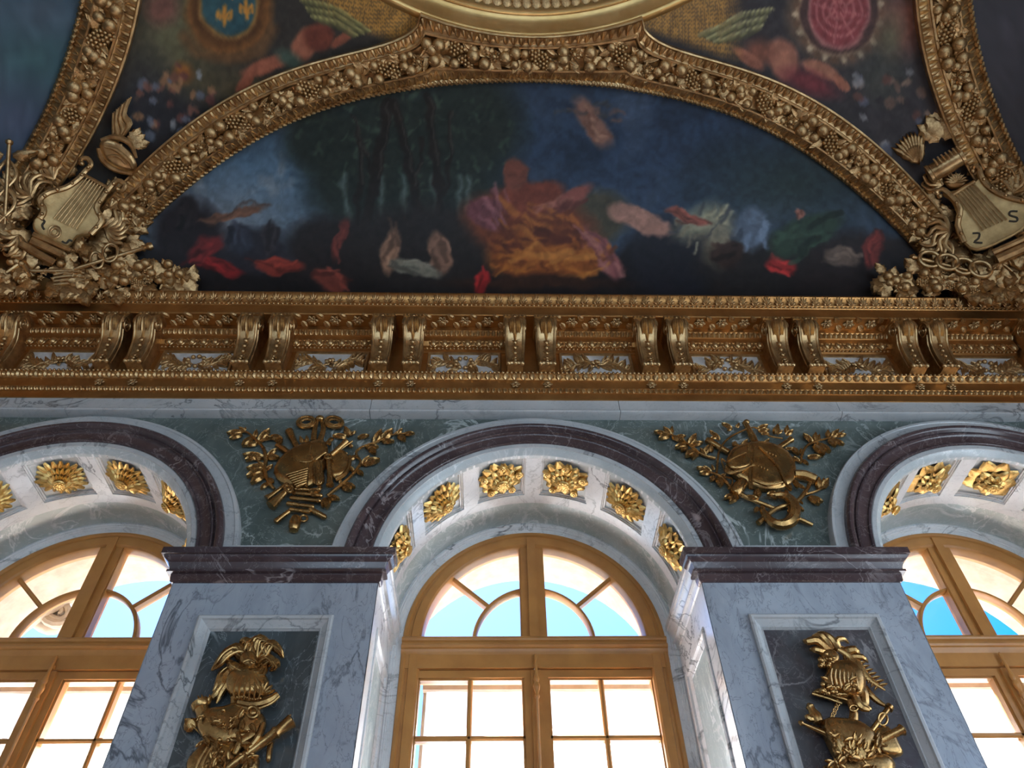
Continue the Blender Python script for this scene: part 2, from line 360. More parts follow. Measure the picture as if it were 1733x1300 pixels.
# ------------------------------------------------------------------ windows
def build_window(cx, idx, label):
    w = arch_sweep(cx, [(.985, .96), (.985, .905), (.978, .893), (.958, .890), (.950, .898), (.946, .908), (.926, .908), (.92, .896), (.862, .898), (.848, .912), (.843, .93), (.843, 1.03), (.99, 1.03)], foot=0.0)
    w = w.obj('window_%d' % idx, PAINT, smooth=True, angle=25, kind='structure', label=label)
    # fan light
    mb = MB(); mb.box(cx-.092, cx+.092, .915, 1.03, 4.53, 5.45); mb.box(cx-.034, cx+.034, .885, .92, 4.531, 5.455); mb.box(cx-.10, cx+.10, .93, 1.025, 4.532, 5.448)
    mb.obj('fanlight_mullion', PAINT, w, smooth=False)
    for s in (-1, 1):
        n = 16; a0 = math.asin(.09/.46)
        ang = [a0+(PI/2-a0)*i/n for i in range(n+1)]
        pr = [(.470, 1.02), (.470, .955), (.463, .940), (.447, .940), (.440, .955), (.440, 1.02)]
        MB().grid([[(cx+s*r*math.sin(a), y, HS+.012+r*math.cos(a)) for r, y in pr] for a in ang], closed_v=True, cap=True).obj('arc_bar', PAINT, w, angle=30)
        d = Vector((s*math.cos(math.radians(41)), 0, math.sin(math.radians(41)))); q = Vector((-d.z, 0, d.x)); o = Vector((cx, 0, HS+.012))
        rows = []
        for t in (.462, .85):
            rows.append([o+d*t+q*a+Vector((0, y, 0)) for a, y in ((-.017, 1.02), (-.017, .955), (-.009, .942), (.009, .942), (.017, .955), (.017, 1.02))])
        MB().grid(rows, closed_v=True, cap=True).obj('spoke_bar', PAINT, w, angle=30)
        f = lambda r, deg: (cx+s*r*math.cos(math.radians(deg)), 1.0, HS+.012+r*math.sin(math.radians(deg)))
        MB().add([(cx+s*.08, 1.0, HS+.0)]+[f(.45, 78*i/10) for i in range(11)], [tuple(range(12))]).obj('glass_pane', GLASS, w, smooth=False)
        for d0, d1 in ((0, 41), (41, 82)):
            MB().add([f(.45, d0+(d1-d0)*i/8) for i in range(9)]+[f(.86, d1-(d1-d0)*i/8) for i in range(9)], [tuple(range(18))]).obj('glass_pane', GLASS, w, smooth=False)
    # transom
    tp = [(.915, 4.548), (.888, 4.548), (.872, 4.536), (.866, 4.52), (.872, 4.508), (.884, 4.500), (.884, 4.488), (.868, 4.480), (.862, 4.466), (.870, 4.452), (.884, 4.446), (.888, 4.430), (.896, 4.418), (.900, 4.41), (.900, 4.305), (1.03, 4.305), (1.03, 4.548)]
    MB().grid([[(x, y, z) for y, z in tp] for x in (cx-.985, cx+.985)], closed_v=True, cap=True).obj('transom', PAINT, w, angle=25)
    # casements
    zt, zb = 4.30, .05; rows_z = [(4.235-.424*k, 4.235-.424*k-.388) for k in range(8)]
    for s in (-1, 1):
        xo, xi = cx+s*.955, cx+s*.012
        c = MB()
        def bar(x0, x1, z0, z1, y0=.925, y1=1.02): c.box(min(x0, x1), max(x0, x1), y0, y1, z0, z1)
        bar(xo, cx+s*.85, zb, zt); bar(cx+s*.085, xi, zb, zt); bar(cx+s*.85, cx+s*.085, 4.245, zt); bar(cx+s*.85, cx+s*.085, zb, .85)
        for a in (.85, .085):      # glazing beads
            bar(cx+s*(a-.016 if a > .5 else a+.016), cx+s*a, .86, 4.24, .942, 1.01)
        bar(cx+s*.833, cx+s*.102, 4.232, 4.246, .942, 1.01)
        co = c.obj('casement', PAINT, w, smooth=False)
        for k, x in enumerate((.472,)):
            MB().grid([[(cx+s*x+a, y, z) for a, y in ((-.018, 1.01), (-.018, .955), (-.008, .942), (.008, .942), (.018, .955), (.018, 1.01))] for z in (.85, 4.24)], closed_v=True, cap=True).obj('muntin', PAINT, co, angle=30)
        for z0, z1 in rows_z[:-1]:
            zz = z1-.018
            MB().grid([[(x, y, zz+a) for a, y in ((-.018, 1.01), (-.018, .955), (-.008, .942), (.008, .942), (.018, .955), (.018, 1.01))] for x in (cx+s*.08, cx+s*.855)], closed_v=True, cap=True).obj('muntin', PAINT, co, angle=30)
        for z0, z1 in rows_z:
            for a, b in ((.842, .488), (.456, .093)):
                MB().add([(cx+s*a, .995, z0+.01), (cx+s*b, .995, z0+.01), (cx+s*b, .995, z1-.01), (cx+s*a, .995, z1-.01)], [(0, 1, 2, 3)]).obj('glass_pane', GLASS, co, smooth=False)
        hz = 4.10
        MB().lathe((cx+s*.957, .905, hz-.09), (cx+s*.957, .905, hz+.09), [(0, .004), (.02, .009), (.08, .012), (.48, .012), (.5, .008), (.52, .012), (.92, .012), (.98, .009), (1, .004)], 10).obj('hinge', PAINT, w)
    MB().box(cx-.035, cx+.035, .90, .93, zb, zt-.01).obj('meeting_stile', PAINT, w, smooth=False)
    bolt = MB().lathe((cx, .872, 1.0), (cx, .872, 4.40), [(0, .011), (.90, .011), (.905, .02), (.912, .012), (.922, .022), (.928, .026), (.936, .014), (.943, .022), (.95, .015), (.958, .012), (.985, .011), (.993, .016), (1, .003)], 10)
    bolt.box(cx-.016, cx+.016, .872, .905, 4.30, 4.325); bolt.box(cx-.02, cx+.02, .872, .905, 3.6, 3.64)
    bolt.obj('espagnolette_bolt', PAINT, w, label='ochre painted bolt rod with turned knob')
    return w
WL = ('ochre window under the arch beside the left wall', 'ochre window between the two trophy piers', 'ochre window under the arch beside the right wall')
for i, cx in enumerate(BAYS): build_window(cx, i+1, WL[i])
# ---- outside: blinds and keystones
for i, cx in enumerate(BAYS):
    t = empty('window_blind', (cx, 1.5, 0), label=('white canvas blind outside the window beside the left wall', 'white canvas blind outside the window between the trophy piers', 'white canvas blind outside the window beside the right wall')[i], cat='blind', group='canvas blinds outside the windows')
    MB().grid([[(cx+x, 1.50+.01*math.sin(9*x+z), z) for z in np.linspace(0, 4.44, 12)] for x in np.linspace(-.83, .97, 16)]).obj('canvas', CANVAS, t)
    MB().box(cx-.86, cx+1.0, 1.46, 1.67, 4.42, 4.50).obj('head_rail', STONE, t, smooth=False)
    for x in (-.845, -.50, .50, .985): MB().box(cx+x-.012, cx+x+.012, 1.52, 1.55, 0, 4.44).obj('guide_rail', STONE, t, smooth=False)
# ------------------------------------------------------------------ vault surface
VQ = dict(a0=4.847, aR=2.867, H=1.6, p=1.945, n0=10.712, qn=1.439)
def v_a(t): return VQ['aR']+(VQ['a0']-VQ['aR'])*max(1-t**VQ['p'], 0)**(1/VQ['p'])
def v_n(t): return 2+(VQ['n0']-2)*(1-t)**VQ['qn']
def tz(psi): return math.sin(psi)**(2/VQ['p'])
def psi_of(t): return math.asin(min(max(t, 0), 1)**(VQ['p']/2))
def vsurf(x, psi):
    """front quadrant: point on the cove for a given x and cove angle"""
    t = tz(psi); a = v_a(t); n = v_n(t)
    y = max(a**n-abs(x)**n, 1e-9)**(1/n)
    return np.array([x, y-A, ZC+VQ['H']*t])
def vg(P):
    t = min(max((P[2]-ZC)/VQ['H'], 0), 1); n = v_n(t)
    return (abs(P[0])**n+abs(P[1]+A)**n)**(1/n)-v_a(t)
def vnormal(P):
    e = 1e-3; t = (P[2]-ZC)/VQ['H']
    if t > .985: P = np.array([P[0], P[1], ZC+VQ['H']*.985])
    g = np.array([(vg(P+d)-vg(P-d)) for d in np.eye(3)*e]); return -g/np.linalg.norm(g)      # into the room
def vhit(px, py):
    d = ray(px, py); d = d/np.linalg.norm(d); t0 = (ZC-CAM[2])/d[2]; t1 = (ZC+VQ['H']-CAM[2])/d[2]
    if vg(CAM+t0*d) >= 0: return CAM+t0*d
    ts = np.linspace(t0, t1, 50); a = t0
    for t in ts[1:]:
        if vg(CAM+t*d) >= 0:
            b = t
            for _ in range(24):
                m = (a+b)/2
                if vg(CAM+m*d) < 0: a = m
                else: b = m
            return CAM+d*(a+b)/2
        a = t
    return CAM+t1*d
def vgn(P):
    t = np.clip((P[:, 2]-ZC)/VQ['H'], 0, 1); n = 2+(VQ['n0']-2)*(1-t)**VQ['qn']; a = VQ['aR']+(VQ['a0']-VQ['aR'])*np.maximum(1-t**VQ['p'], 0)**(1/VQ['p'])
    return (np.abs(P[:, 0])**n+np.abs(P[:, 1]+A)**n)**(1/n)-a
def vnormals(P):
    P = P.copy(); P[:, 2] = np.minimum(P[:, 2], ZC+VQ['H']*.985); e = 1e-3
    g = np.stack([vgn(P+d)-vgn(P-d) for d in np.eye(3)*e], 1); return -g/np.linalg.norm(g, axis=1)[:, None]
def rot4(P, k):
    x, y = P[0], P[1]+A
    for _ in range(k): x, y = -y, x          # k=1: front -> left wall
    return np.array([x, y-A, P[2]])
mb = MB()
for k in range(4):
    rows = []
    for i in range(41):
        f = -1+2*i/40; row = []
        for j in range(25):
            psi = PI/2*j/24; t = tz(psi); a = v_a(t); n = v_n(t)
            ph = f*PI/4; q = a/((abs(math.sin(ph))**n+abs(math.cos(ph))**n)**(1/n))
            row.append(rot4(np.array([q*math.sin(ph), q*math.cos(ph)-A, ZC+VQ['H']*t+.0]), k))
        rows.append(row)
    mb.grid(rows)
ceil = mb.obj('ceiling', GOLDP, smooth=True, angle=0, kind='structure', label='gilded coved vault')
# dome above the ring
mb = MB(); rows = []
for j in range(9):
    t = j/8*PI/2*.98; rows.append([(2.62*math.cos(t)*math.cos(2*PI*k/64), -A+2.62*math.cos(t)*math.sin(2*PI*k/64), 9.0+.9*math.sin(t)) for k in range(64)])
mb.grid(rows, closed_v=True)
DOMEM = plain('dome_painting_ground', (.16, .19, .22), .6, (.24, .20, .17), 2.)
mb.obj('dome_shell', DOMEM, ceil, label='painted dome inside the gilded ring')
MB().box(-5.45, 5.45, -10.4, 1.8, 10.2, 10.3).obj('roof_slab', DARK, ceil, smooth=False)
# ------------------------------------------------------------------ shared ornament meshes (unit size, local x = length, z = out of the surface)
def leaf_mesh(name, mat, w=.26, lobes=0, h=.14, curl=.12, ns=9, fold=.07):
    rows = []
    for i in range(ns):
        t = i/(ns-1); ww = w*math.sin(PI*min(t*.93+.07, 1)**.85)**.8*(1+.28*lobes*math.cos(2*PI*t*4))+.012
        zc = h*math.sin(PI*t*.9)+curl*t*t
        rows.append([(t, -ww, zc-fold*1.5), (t+.02, -ww*.55, zc+fold*.35), (t+.03, 0, zc-fold*.3), (t+.02, ww*.55, zc+fold*.35), (t, ww, zc-fold*1.5)])
    mb = MB().grid(rows)
    lo = [[(r[0][0], r[0][1]*.9, -.05), (r[4][0], r[4][1]*.9, -.05)] for r in rows]
    for k in range(ns-1):
        a, b = rows[k], rows[k+1]
        mb.add([a[0], b[0], lo[k+1][0], lo[k][0]], [(0, 1, 2, 3)]); mb.add([a[4], b[4], lo[k+1][1], lo[k][1]], [(0, 3, 2, 1)])
    return mb.mesh(name, mat, True, 60)
def fruit_mesh(name, mat):
    mb = MB().ball((0, 0, .3), .5, 10, 7, (1, 1, .92)); mb.ball((.34, .1, .62), .07, 6, 4); return mb.mesh(name, mat)
def grapes_mesh(name, mat):
    mb = MB()
    for i in range(5):
        n = 4-abs(i-1) if i else 3
        for k in range(max(n, 1)): mb.ball((i*.2-.4, (k-(n-1)/2)*.22, .18+.08*((k+i) % 2)), .135, 7, 5)
    return mb.mesh(name, mat)
def flower_mesh(name, mat, n=5, layers=2, core=.16, pw=.30, jag=0., seed=1):
    mb = MB(); r_ = random.Random(seed)
    for l in range(layers):
        for k in range(n):
            a = 2*PI*(k+.5*l)/n; L = .5*(1-.28*l)*(1+jag*r_.uniform(-1, 1)); z0 = .05+.09*l; rows = []
            for i in range(6):
                t = i/5; w = pw*L*2*math.sin(PI*min(.15+t*.82, 1))**.7*.5+.004; zz = z0+.16*math.sin(PI*t*.75)-.05*t
                rows.append([(L*t*math.cos(a)-u*w*math.sin(a), L*t*math.sin(a)+u*w*math.cos(a), zz-(.05 if abs(u) == 1 else .0)-(.03 if u == 0 else 0)) for u in (-1, -.5, 0, .5, 1)])
            mb.grid(rows)
    mb.ball((0, 0, .14+.08*layers), core, 10, 6, (1, 1, .7))
    if core > .1:
        for k in range(9): mb.ball((core*.72*math.cos(k*.7), core*.72*math.sin(k*.7), .18+.08*layers), core*.24, 6, 4)
    return mb.mesh(name, mat, True, 55)
LEAF = leaf_mesh('leaf', GOLD); ACAN = leaf_mesh('acanthus_leaf', GOLD, .34, .55, .18, .2, 13)
FRUIT = fruit_mesh('fruit', GOLD); GRAPE = grapes_mesh('grape_bunch', GOLD); FLOWER = flower_mesh('flower', GOLD)
LEAFB = leaf_mesh('leaf_bronze', BRONZE, .24, .25, .16, .16, 11, .10); FRLEAF = leaf_mesh('frieze_leaf', GOLD, .17, 0, .12, .1, 6)
# ------------------------------------------------------------------ entablature (gilded)
CP = [(.05, 6.15), (-.045, 6.152), (-.047, 6.224), (-.054, 6.226), (-.062, 6.256), (-.071, 6.262), (-.072, 6.352), (-.080, 6.356), (-.105, 6.392), (-.115, 6.398), (-.115, 6.410), (-.062, 6.412),
      (-.060, 6.716), (-.072, 6.720), (-.076, 6.738), (-.092, 6.744), (-.096, 6.758), (-.118, 6.766), (-.136, 6.796), (-.142, 6.802), (-.142, 6.862), (-.152, 6.866), (-.168, 6.904), (-.178, 6.912), (-.180, 6.955), (-.300, 6.957), (-.312, 6.950), (-.318, 6.962), (-.318, 7.078), (-.326, 7.084), (-.326, 7.100), (-.336, 7.106), (-.35, 7.135), (-.378, 7.165), (-.390, 7.170), (-.390, 7.186), (-.08, 7.19)]
XE = 5.03
LO = CP[:12]+[(-.060, 6.957)]+CP[25:]
BED = CP[12:25]+[(-.06, 6.957)]
corn = MB().grid([[(x, y, z) for y, z in LO] for x in (-XE, XE)]).obj('trim_1', GOLDP, smooth=True, angle=25, kind='structure', label='gilded entablature with paired consoles above the window wall')
for k in range(-5, 5):
    a, b = max(k*1.15+.215, -XE), min((k+1)*1.15-.215, XE)
    if b > a: MB().grid([[(x, y, z) for y, z in BED] for x in (a, b)], closed_v=True, cap=True).obj('bed_moulding', GOLDP, corn, angle=25)
def between(x): return abs(x/1.15-round(x/1.15))*1.15 > .225
for s, nm in ((-1, 'trim_2'), (1, 'trim_3')):
    MB().grid([[(s*(5.012+yy), y, z) for yy, z in CP] for y in (-9.9, .0)]).obj(nm, GOLDP, smooth=True, angle=25, kind='structure', label='gilded entablature along the %s side wall' % ('left' if s < 0 else 'right'))
def course(name, pitch, pts_fn, mat=GOLD, x0=-4.9, x1=4.9, gap=False):
    mb = MB(); n = int((x1-x0)/pitch)
    for k in range(n):
        if not gap or between(x0+(k+.5)*pitch): pts_fn(mb, x0+(k+.5)*pitch, k)
    return mb.obj(name, mat, corn, kind='stuff', angle=50)
def tongue(p0, p1, w, lift):
    """small leaf tip lying on the sloping moulding from p0 to p1 (y, z)"""
    d = np.array([p1[0]-p0[0], p1[1]-p0[1]]); L = np.linalg.norm(d); nrm = np.array([-d[1], d[0]])/L
    if nrm[0] > 0: nrm = -nrm
    def fn(mb, x, k):
        rows = []
        for t, wi, h in ((0, .25, .1), (.25, .9, .8), (.6, 1., 1.), (.88, .6, .7), (1., .12, .1)):
            c = np.array(p1)-d*t
            rows.append([(x+u*w*wi, c[0]+nrm[0]*lift*hh*h, c[1]+nrm[1]*lift*hh*h) for u, hh in ((-1, 0), (-.55, 1.), (0, .45), (.55, 1.), (1, 0))])
        mb.grid(rows)
    return fn
course('leaf_tip_course', .047, tongue((-.052, 6.222), (-.070, 6.262), .021, .013))
course('heart_leaf_course', .075, tongue((-.080, 6.354), (-.114, 6.402), .034, .018))
course('bead_course', .036, lambda mb, x, k: mb.ball((x, -.117, 6.408), .0135, 6, 4))
course('rib_course', .046, tongue((-.150, 6.862), (-.178, 6.914), .020, .012), gap=True)
course('bead_course', .034, lambda mb, x, k: mb.ball((x, -.098, 6.752), .011, 6, 4), gap=True)
course('pearl_course', .040, lambda mb, x, k: mb.ball((x, -.327, 7.092), .0125, 6, 4))
EGG = MB().ball((0, 0, 0), .035, 10, 7, (.8, .75, 1.15)).mesh('egg', GOLD)
EGGF = MB()
for s in (-1, 1): EGGF.tube([(s*.012, -.0, -.040), (s*.03, -.008, -.022), (s*.036, -.010, .01), (s*.032, -.006, .035)], [.004, .007, .007, .005], 5)
EGGF = EGGF.mesh('egg_collar', GOLD)
DART = MB().lathe((0, 0, .03), (0, -.012, -.04), [(0, .010), (.5, .008), (1, .001)], 6).mesh('dart', GOLD)
n_e = 96
for k in range(n_e):
    x = -4.75+9.5*k/(n_e-1)
    if not between(x): continue
    e = inst('egg', EGG, Matrix.Translation((x, -.134, 6.782)), corn)
    inst('egg_collar', EGGF, Matrix.Translation((x, -.124, 6.782)), e)
    inst('dart', DART, Matrix.Translation((x+.0495, -.134, 6.785)), corn)
# corona soffit rosettes with scroll leaves, upper leaf crest
SROS = flower_mesh('soffit_rosette', GOLD, 6, 2, .18, .34)
CREST = MB()
for a, L in ((-62, .75), (-30, .95), (0, 1.05), (30, .95), (62, .75)):
    a = math.radians(a); rows = []
    for i in range(6):
        t = i/5; w = .15*math.sin(PI*min(.12+.86*t, 1))+.005; c = (math.sin(a)*L*t, math.cos(a)*L*t); z = .06+.20*math.sin(PI*.8*t)+.10*t
        rows.append([(c[0]-u*w*math.cos(a), c[1]+u*w*math.sin(a), z-(.08 if abs(u) == 1 else 0)) for u in (-1, 0, 1)])
    CREST.grid(rows)
CREST.ball((0, .12, .16), .13, 8, 5); CREST = CREST.mesh('crest_leaf', GOLD)
for k in range(8):
    x0 = -4.6+1.15*k+.575
    for dx in (-.20, 0, .20):
        if abs(x0+dx) > 4.85: continue
        inst('soffit_rosette', SROS, frame((x0+dx, -.245, 6.957), (1, 0, 0), (0, -.15, -1), .105), corn)
    for dx in (-.30, -.10, .10, .30):
        if abs(x0+dx) > 4.85: continue
        for s in (-1, 1): inst('scroll_leaf', LEAF, frame((x0+dx, -.245+s*.012, 6.957), (.5*s, s*.7, 0), (0, 0, -1), .085, .11, .1), corn)
for k in range(88):
    x = -4.8+9.6*k/87
    inst('crest_leaf', CREST, frame((x, -.335, 7.108), (1, 0, 0), (0, -.72, -.62), .062, .085, .075), corn)
# consoles
def console_meshes():
    fr = [(-.300, 6.912), (-.318, 6.900), (-.334, 6.872), (-.338, 6.842), (-.330, 6.806), (-.308, 6.770), (-.276, 6.736), (-.248, 6.700), (-.228, 6.655), (-.215, 6.600), (-.206, 6.540), (-.200, 6.48), (-.204, 6.445), (-.214, 6.428), (-.206, 6.414)]
    W = lambda z: .066+.020*min(max((z-6.45)/.4, 0), 1)
    body = MB()
    L = [(-W(z), y, z) for y, z in fr]; R_ = [(W(z), y, z) for y, z in fr]
    body.grid([L, [(-W(z)*.45, y-.006, z) for y, z in fr], [W(z)*.0 and 0 or (0, y-.002, z) for y, z in fr], [(W(z)*.45, y-.006, z) for y, z in fr], R_])
    for s, E_ in ((-1, L), (1, R_)):
        body.grid([E_, [(s*W(z), -.055, z) for y, z in fr]])
    body.add([L[-1], R_[-1], (R_[-1][0], -.055, 6.414), (L[-1][0], -.055, 6.414)], [(0, 1, 2, 3)])
    me_body = body.mesh('console_body', GOLD, True, 40)
    cap = MB().box(-.100, .100, -.325, -.06, 6.922, 6.957); cap.box(-.092, .092, -.318, -.06, 6.905, 6.925)
    for k in range(6): cap.ball((-.08+.032*k, -.326, 6.938), .012, 6, 4)
    me_cap = cap.mesh('console_cap', GOLD, False)
    edge = MB()
    for s in (-1, 1): edge.tube([(s*W(z)*.92, y-.004, z) for y, z in fr], .012, 7, nrm=(1, 0, 0))
    me_edge = edge.mesh('console_rib', GOLD)
    me_vol = []
    for s in (-1, 1):
        sp = MB(); pts = []
        for i in range(34):
            t = i/33; a = -.6+t*4.4*PI; r = .066*(1-t)**.9+.006; pts.append((s*(W(6.85)+.003), -.268+r*math.cos(a)*-1, 6.838+r*math.sin(a)))
        sp.tube(pts, [.010*(1-.5*i/33) for i in range(34)], 6, nrm=(1, 0, 0)); sp.ball((s*(W(6.85)+.002), -.268, 6.838), .016, 8, 5)
        pts = [(s*(W(z)+.002), y+.035, z) for y, z in fr[5:13]]
        sp.tube(pts, .008, 6, nrm=(1, 0, 0)); me_vol.append(sp.mesh('volute', GOLD))
    ac = MB()
    pathl = fr[1:9]
    for j, (s, off) in enumerate(((0, 0), (-1, .6), (1, .6), (-1, .95), (1, .95))):
        rows = []
        m = len(pathl)-(2 if s else 0)
        for i in range(m):
            t = i/(m-1); y, z = pathl[i]; w = .022*math.sin(PI*min(.2+.8*t, 1))+.003; xc = s*off*.042*math.sin(PI*.5*min(t*1.3, 1)); lf = .014+.014*math.sin(PI*t)
            rows.append([(xc-w, y-.006, z), (xc-w*.4, y-lf-.008, z), (xc, y-lf, z), (xc+w*.4, y-lf-.008, z), (xc+w, y-.006, z)])
        ac.grid(rows)
    ac.ball((0, -.352, 6.885), .020, 8, 5); ac.ball((0, -.345, 6.915), .012, 7, 5)
    me_ac = ac.mesh('console_leaf', GOLD, True, 60)
    hk = MB()
    for i, (y, z) in enumerate(fr[8:13]):
        hk.ball((0, y-.016, z+.01), .021-.0015*i, 8, 5, (1, .8, 1.2)); hk.ball((-.02, y-.010, z+.03), .012, 6, 4); hk.ball((.02, y-.010, z+.03), .012, 6, 4)
    me_hk = hk.mesh('husk_drop', GOLD)
    ft = MB().ball((0, -.212, 6.424), .022, 8, 6).mesh('foot_ball', GOLD)
    return me_body, me_cap, me_edge, me_vol, me_ac, me_hk, ft
CM = console_meshes()
BOSS = flower_mesh('fascia_boss', GOLD, 6, 2, .2, .4)
for k in range(-4, 5):
    for s in (-1, 1):
        x = k*1.15+s*.135+(.02 if k == 4 else 0)
        if abs(x) > 4.72: continue
        T = Matrix.Translation((x, 0, 0))
        c = inst('console', CM[0], T, corn)
        inst('console_cap', CM[1], T, c); inst('console_rib', CM[2], T, c); inst('volute', CM[3][0], T, c); inst('volute', CM[3][1], T, c)
        inst('console_leaf', CM[4], T, c); inst('husk_drop', CM[5], T, c)
        for dx in (-.058, 0, .058): inst('foot_ball', CM[6], Matrix.Translation((x+dx, .004*abs(dx)/.058, 0)), c)
        inst('fascia_boss', BOSS, frame((x-.0, -.073, 6.305), (1, 0, 0), (0, -1, 0), .085), corn)
# frieze panels with sprays
for k in range(-4, 4):
    xc = k*1.15+.575; hw = .295
    p = MB().box(xc-hw, xc+hw, -.066, -.058, 6.42, 6.700).obj('frieze_panel', FRIEZE, corn, smooth=False, label='white frieze panel with gilded sprays')
    MB().grid([rect_loop(xc-hw-d, xc+hw+d, 6.42-d, 6.70+d, y) for d, y in ((-.0, -.062), (-.0, -.078), (.02, -.082), (.03, -.06))], closed_v=True).obj('panel_border', GOLD, p, angle=25)
    r_ = random.Random(k)
    for s in (-1, 1):
        pts = [(xc+s*(.02+.25*t), -.072-.01*math.sin(PI*t), 6.56+.05*math.sin(t*5+k)) for t in np.linspace(0, 1, 7)]
        MB().tube(pts, .006, 5).obj('spray_stem', GOLD, p)
        for i in range(11):
            t = .05+.95*i/10; x = xc+s*(.02+.25*t); z = 6.56+.05*math.sin(t*5+k)
            for q in (-1, 1):
                a = q*math.radians(r_.uniform(25, 75)); L_ = min(r_.uniform(.085, .13), (.285-.27*t)/max(math.cos(a), .2)); inst('spray_leaf', FRLEAF, frame((x, -.068, z), (s*math.cos(a), 0, math.sin(a)), (0, -1, 0), max(L_, .05), .12, .13), p)
    if k % 2:
        for i in range(9):
            a = 2*PI*i/9; inst('wreath_bud', FRUIT, frame((xc+.075*math.cos(a), -.068, 6.575+.065*math.sin(a)), (1, 0, 0), (0, -1, 0), .042), p)
    else:
        inst('spray_flower', FLOWER, frame((xc, -.068, 6.57), (1, 0, 0), (0, -1, 0), .13), p)
# ------------------------------------------------------------------ lunette frames on the vault
IN_C = (1.56, 4.0, 2.1); OU_C = (1.631, 4.317, 2.164)
def lun(theta, v):
    o = []
    for h, w, m in (IN_C, OU_C):
        c, s = math.cos(theta), math.sin(theta)
        o.append((w*math.copysign(abs(c)**(2/m), c), psi_of(h*abs(s)**(2/m)/VQ['H'])))
    x = o[0][0]*(1-v)+o[1][0]*v; ps = o[0][1]*(1-v)+o[1][1]*v
    return vsurf(x, ps)
_th = np.linspace(math.radians(2), PI-math.radians(2), 500); _mid = np.array([lun(t, .5) for t in _th])
_len = np.concatenate([[0], np.cumsum(np.linalg.norm(np.diff(_mid, axis=0), axis=1))]); LTOT = _len[-1]
def th_at(s): return float(np.interp(s, _len, _th))
NS = 220
_base = []           # per station: list of points and normals over v
VS = [0, .02, .05, .08, .10, .13, .20, .235, .25, .285, .30, .33, .50, .67, .70, .715, .75, .765, .80, .87, .93, .945, .96, .99, 1.0]
HH = [0, .050, .062, .050, .045, .060, .085, .090, .098, .098, .085, .040, .028, .040, .085, .098, .098, .088, .082, .088, .100, .112, .118, .112, 0]
for i in range(NS+1):
    th_ = th_at(LTOT*i/NS); row = []
    for v in VS:
        P_ = lun(th_, v); row.append((P_, vnormal(P_)))
    _base.append(row)
def fpt(s, v, h):
    """point on the frame: arc length s, across v, height h above the vault; returns point, tangent, normal"""
    th_ = th_at(s); P_ = lun(th_, v); N_ = vnormal(P_); T_ = lun(th_at(s+.03), v)-lun(th_at(s-.03), v)
    return P_+N_*h, T_/np.linalg.norm(T_), N_
FRL = ('gilded garland frame round the dark painting above the windows', 'gilded garland frame rising beside the corner with the blue oval shield', 'gilded garland frame rising beside the corner with the pink oval shield')
KINDS = ['fruit', 'flower', 'fruit', 'grape', 'leafy']
def rotm(k):
    return Matrix.Translation((0, -A, 0)) @ Matrix.Rotation(k*PI/2, 4, 'Z') @ Matrix.Translation((0, A, 0))
FRAMES = {}
moul_me = MB().grid([[P_+N_*h for (P_, N_), h in zip(row, HH)] for row in _base]).mesh('frame_moulding', GOLD, True, 35)
def band_mesh(name, v0, v1, h0, h1, pitch, lift, flip=False, hw=.42):
    mb = MB(); n = int(LTOT/pitch)
    for k in range(n):
        s = (k+.5)*pitch; a, T_, N_ = fpt(s, v0, h0); b, _, _ = fpt(s, v1, h1)
        if flip: a, b = b, a
        d = b-a; rows = []
        for t, wi, h in ((0, .95, .5), (.35, 1., 1.), (.75, .65, .9), (1., .1, .2)):
            rows.append([a+d*t+T_*u*pitch*hw*wi+N_*lift*h*hh for u, hh in ((-1, 0), (-.5, 1), (0, .4), (.5, 1), (1, 0))])
        mb.grid(rows)
    return mb.mesh(name, GOLD, True, 55)
band_i = band_mesh('leaf_band', .095, .24, .045, .088, .075, .022)
band_o = band_mesh('tongue_band', .77, .935, .085, .098, .070, .020, True)
rp_mb = MB(); n = int(LTOT/.05)
for k in range(n):
    a, T_, N_ = fpt((k+.15)*.05, .015, .050); b, _, _ = fpt((k+.85)*.05, .085, .052)
    rp_mb.tube([a, (a+b)/2+N_*.012, b], [.010, .018, .010], 6, nrm=N_)
rope_me = rp_mb.mesh('rope_edge', GOLD)
gar = []             # garland pieces: (mesh, name, matrix)
s = .25; i = 0; r_ = random.Random(3)
while s < LTOT-.25:
    kind = KINDS[i % 5]; i += 1
    for j in range(5):
        v = .5+r_.uniform(-.10, .10); P_, T_, N_ = fpt(s+r_.uniform(-.07, .07), v, .070); a = r_.uniform(0, 2*PI)
        side = math.copysign(1, v-.5); out, _, _ = fpt(s, min(max(v+side*.2, 0), 1), .03)
        d = Vector(out-P_).normalized()*.7+Vector(T_)*r_.choice((-1, 1))*r_.uniform(.5, 1.3)
        L_ = r_.uniform(.10, .14)
        gar.append((ACAN if r_.random() < .45 else LEAF, 'leaf', frame(P_, d, N_, L_, L_*r_.uniform(.8, 1.1), L_*.9)))
    if kind in ('fruit', 'leafy'):
        for j in range(3 if kind == 'fruit' else 2):
            P_, T_, N_ = fpt(s+r_.uniform(-.06, .06), .5+(-.13, .12, 0)[j]+r_.uniform(-.03, .03), .055); gar.append((FRUIT, 'fruit', frame(P_, T_, N_, r_.uniform(.085, .128))))
    elif kind == 'grape':
        for j in range(2):
            P_, T_, N_ = fpt(s+(-.02, .03)[j], (.42, .6)[j], .05); gar.append((GRAPE, 'grape_bunch', frame(P_, Vector(T_)*(1, -1)[j % 2], N_, .15, .16, .17)))
    else:
        P_, T_, N_ = fpt(s, .5+r_.uniform(-.1, .1), .055); gar.append((FLOWER, 'flower', frame(P_, T_, N_, r_.uniform(.15, .19), None, .2)))
        P_, T_, N_ = fpt(s+.06, .5+r_.choice((-.14, .14)), .05); gar.append((FRUIT, 'fruit', frame(P_, T_, N_, .075)))
    s += .145
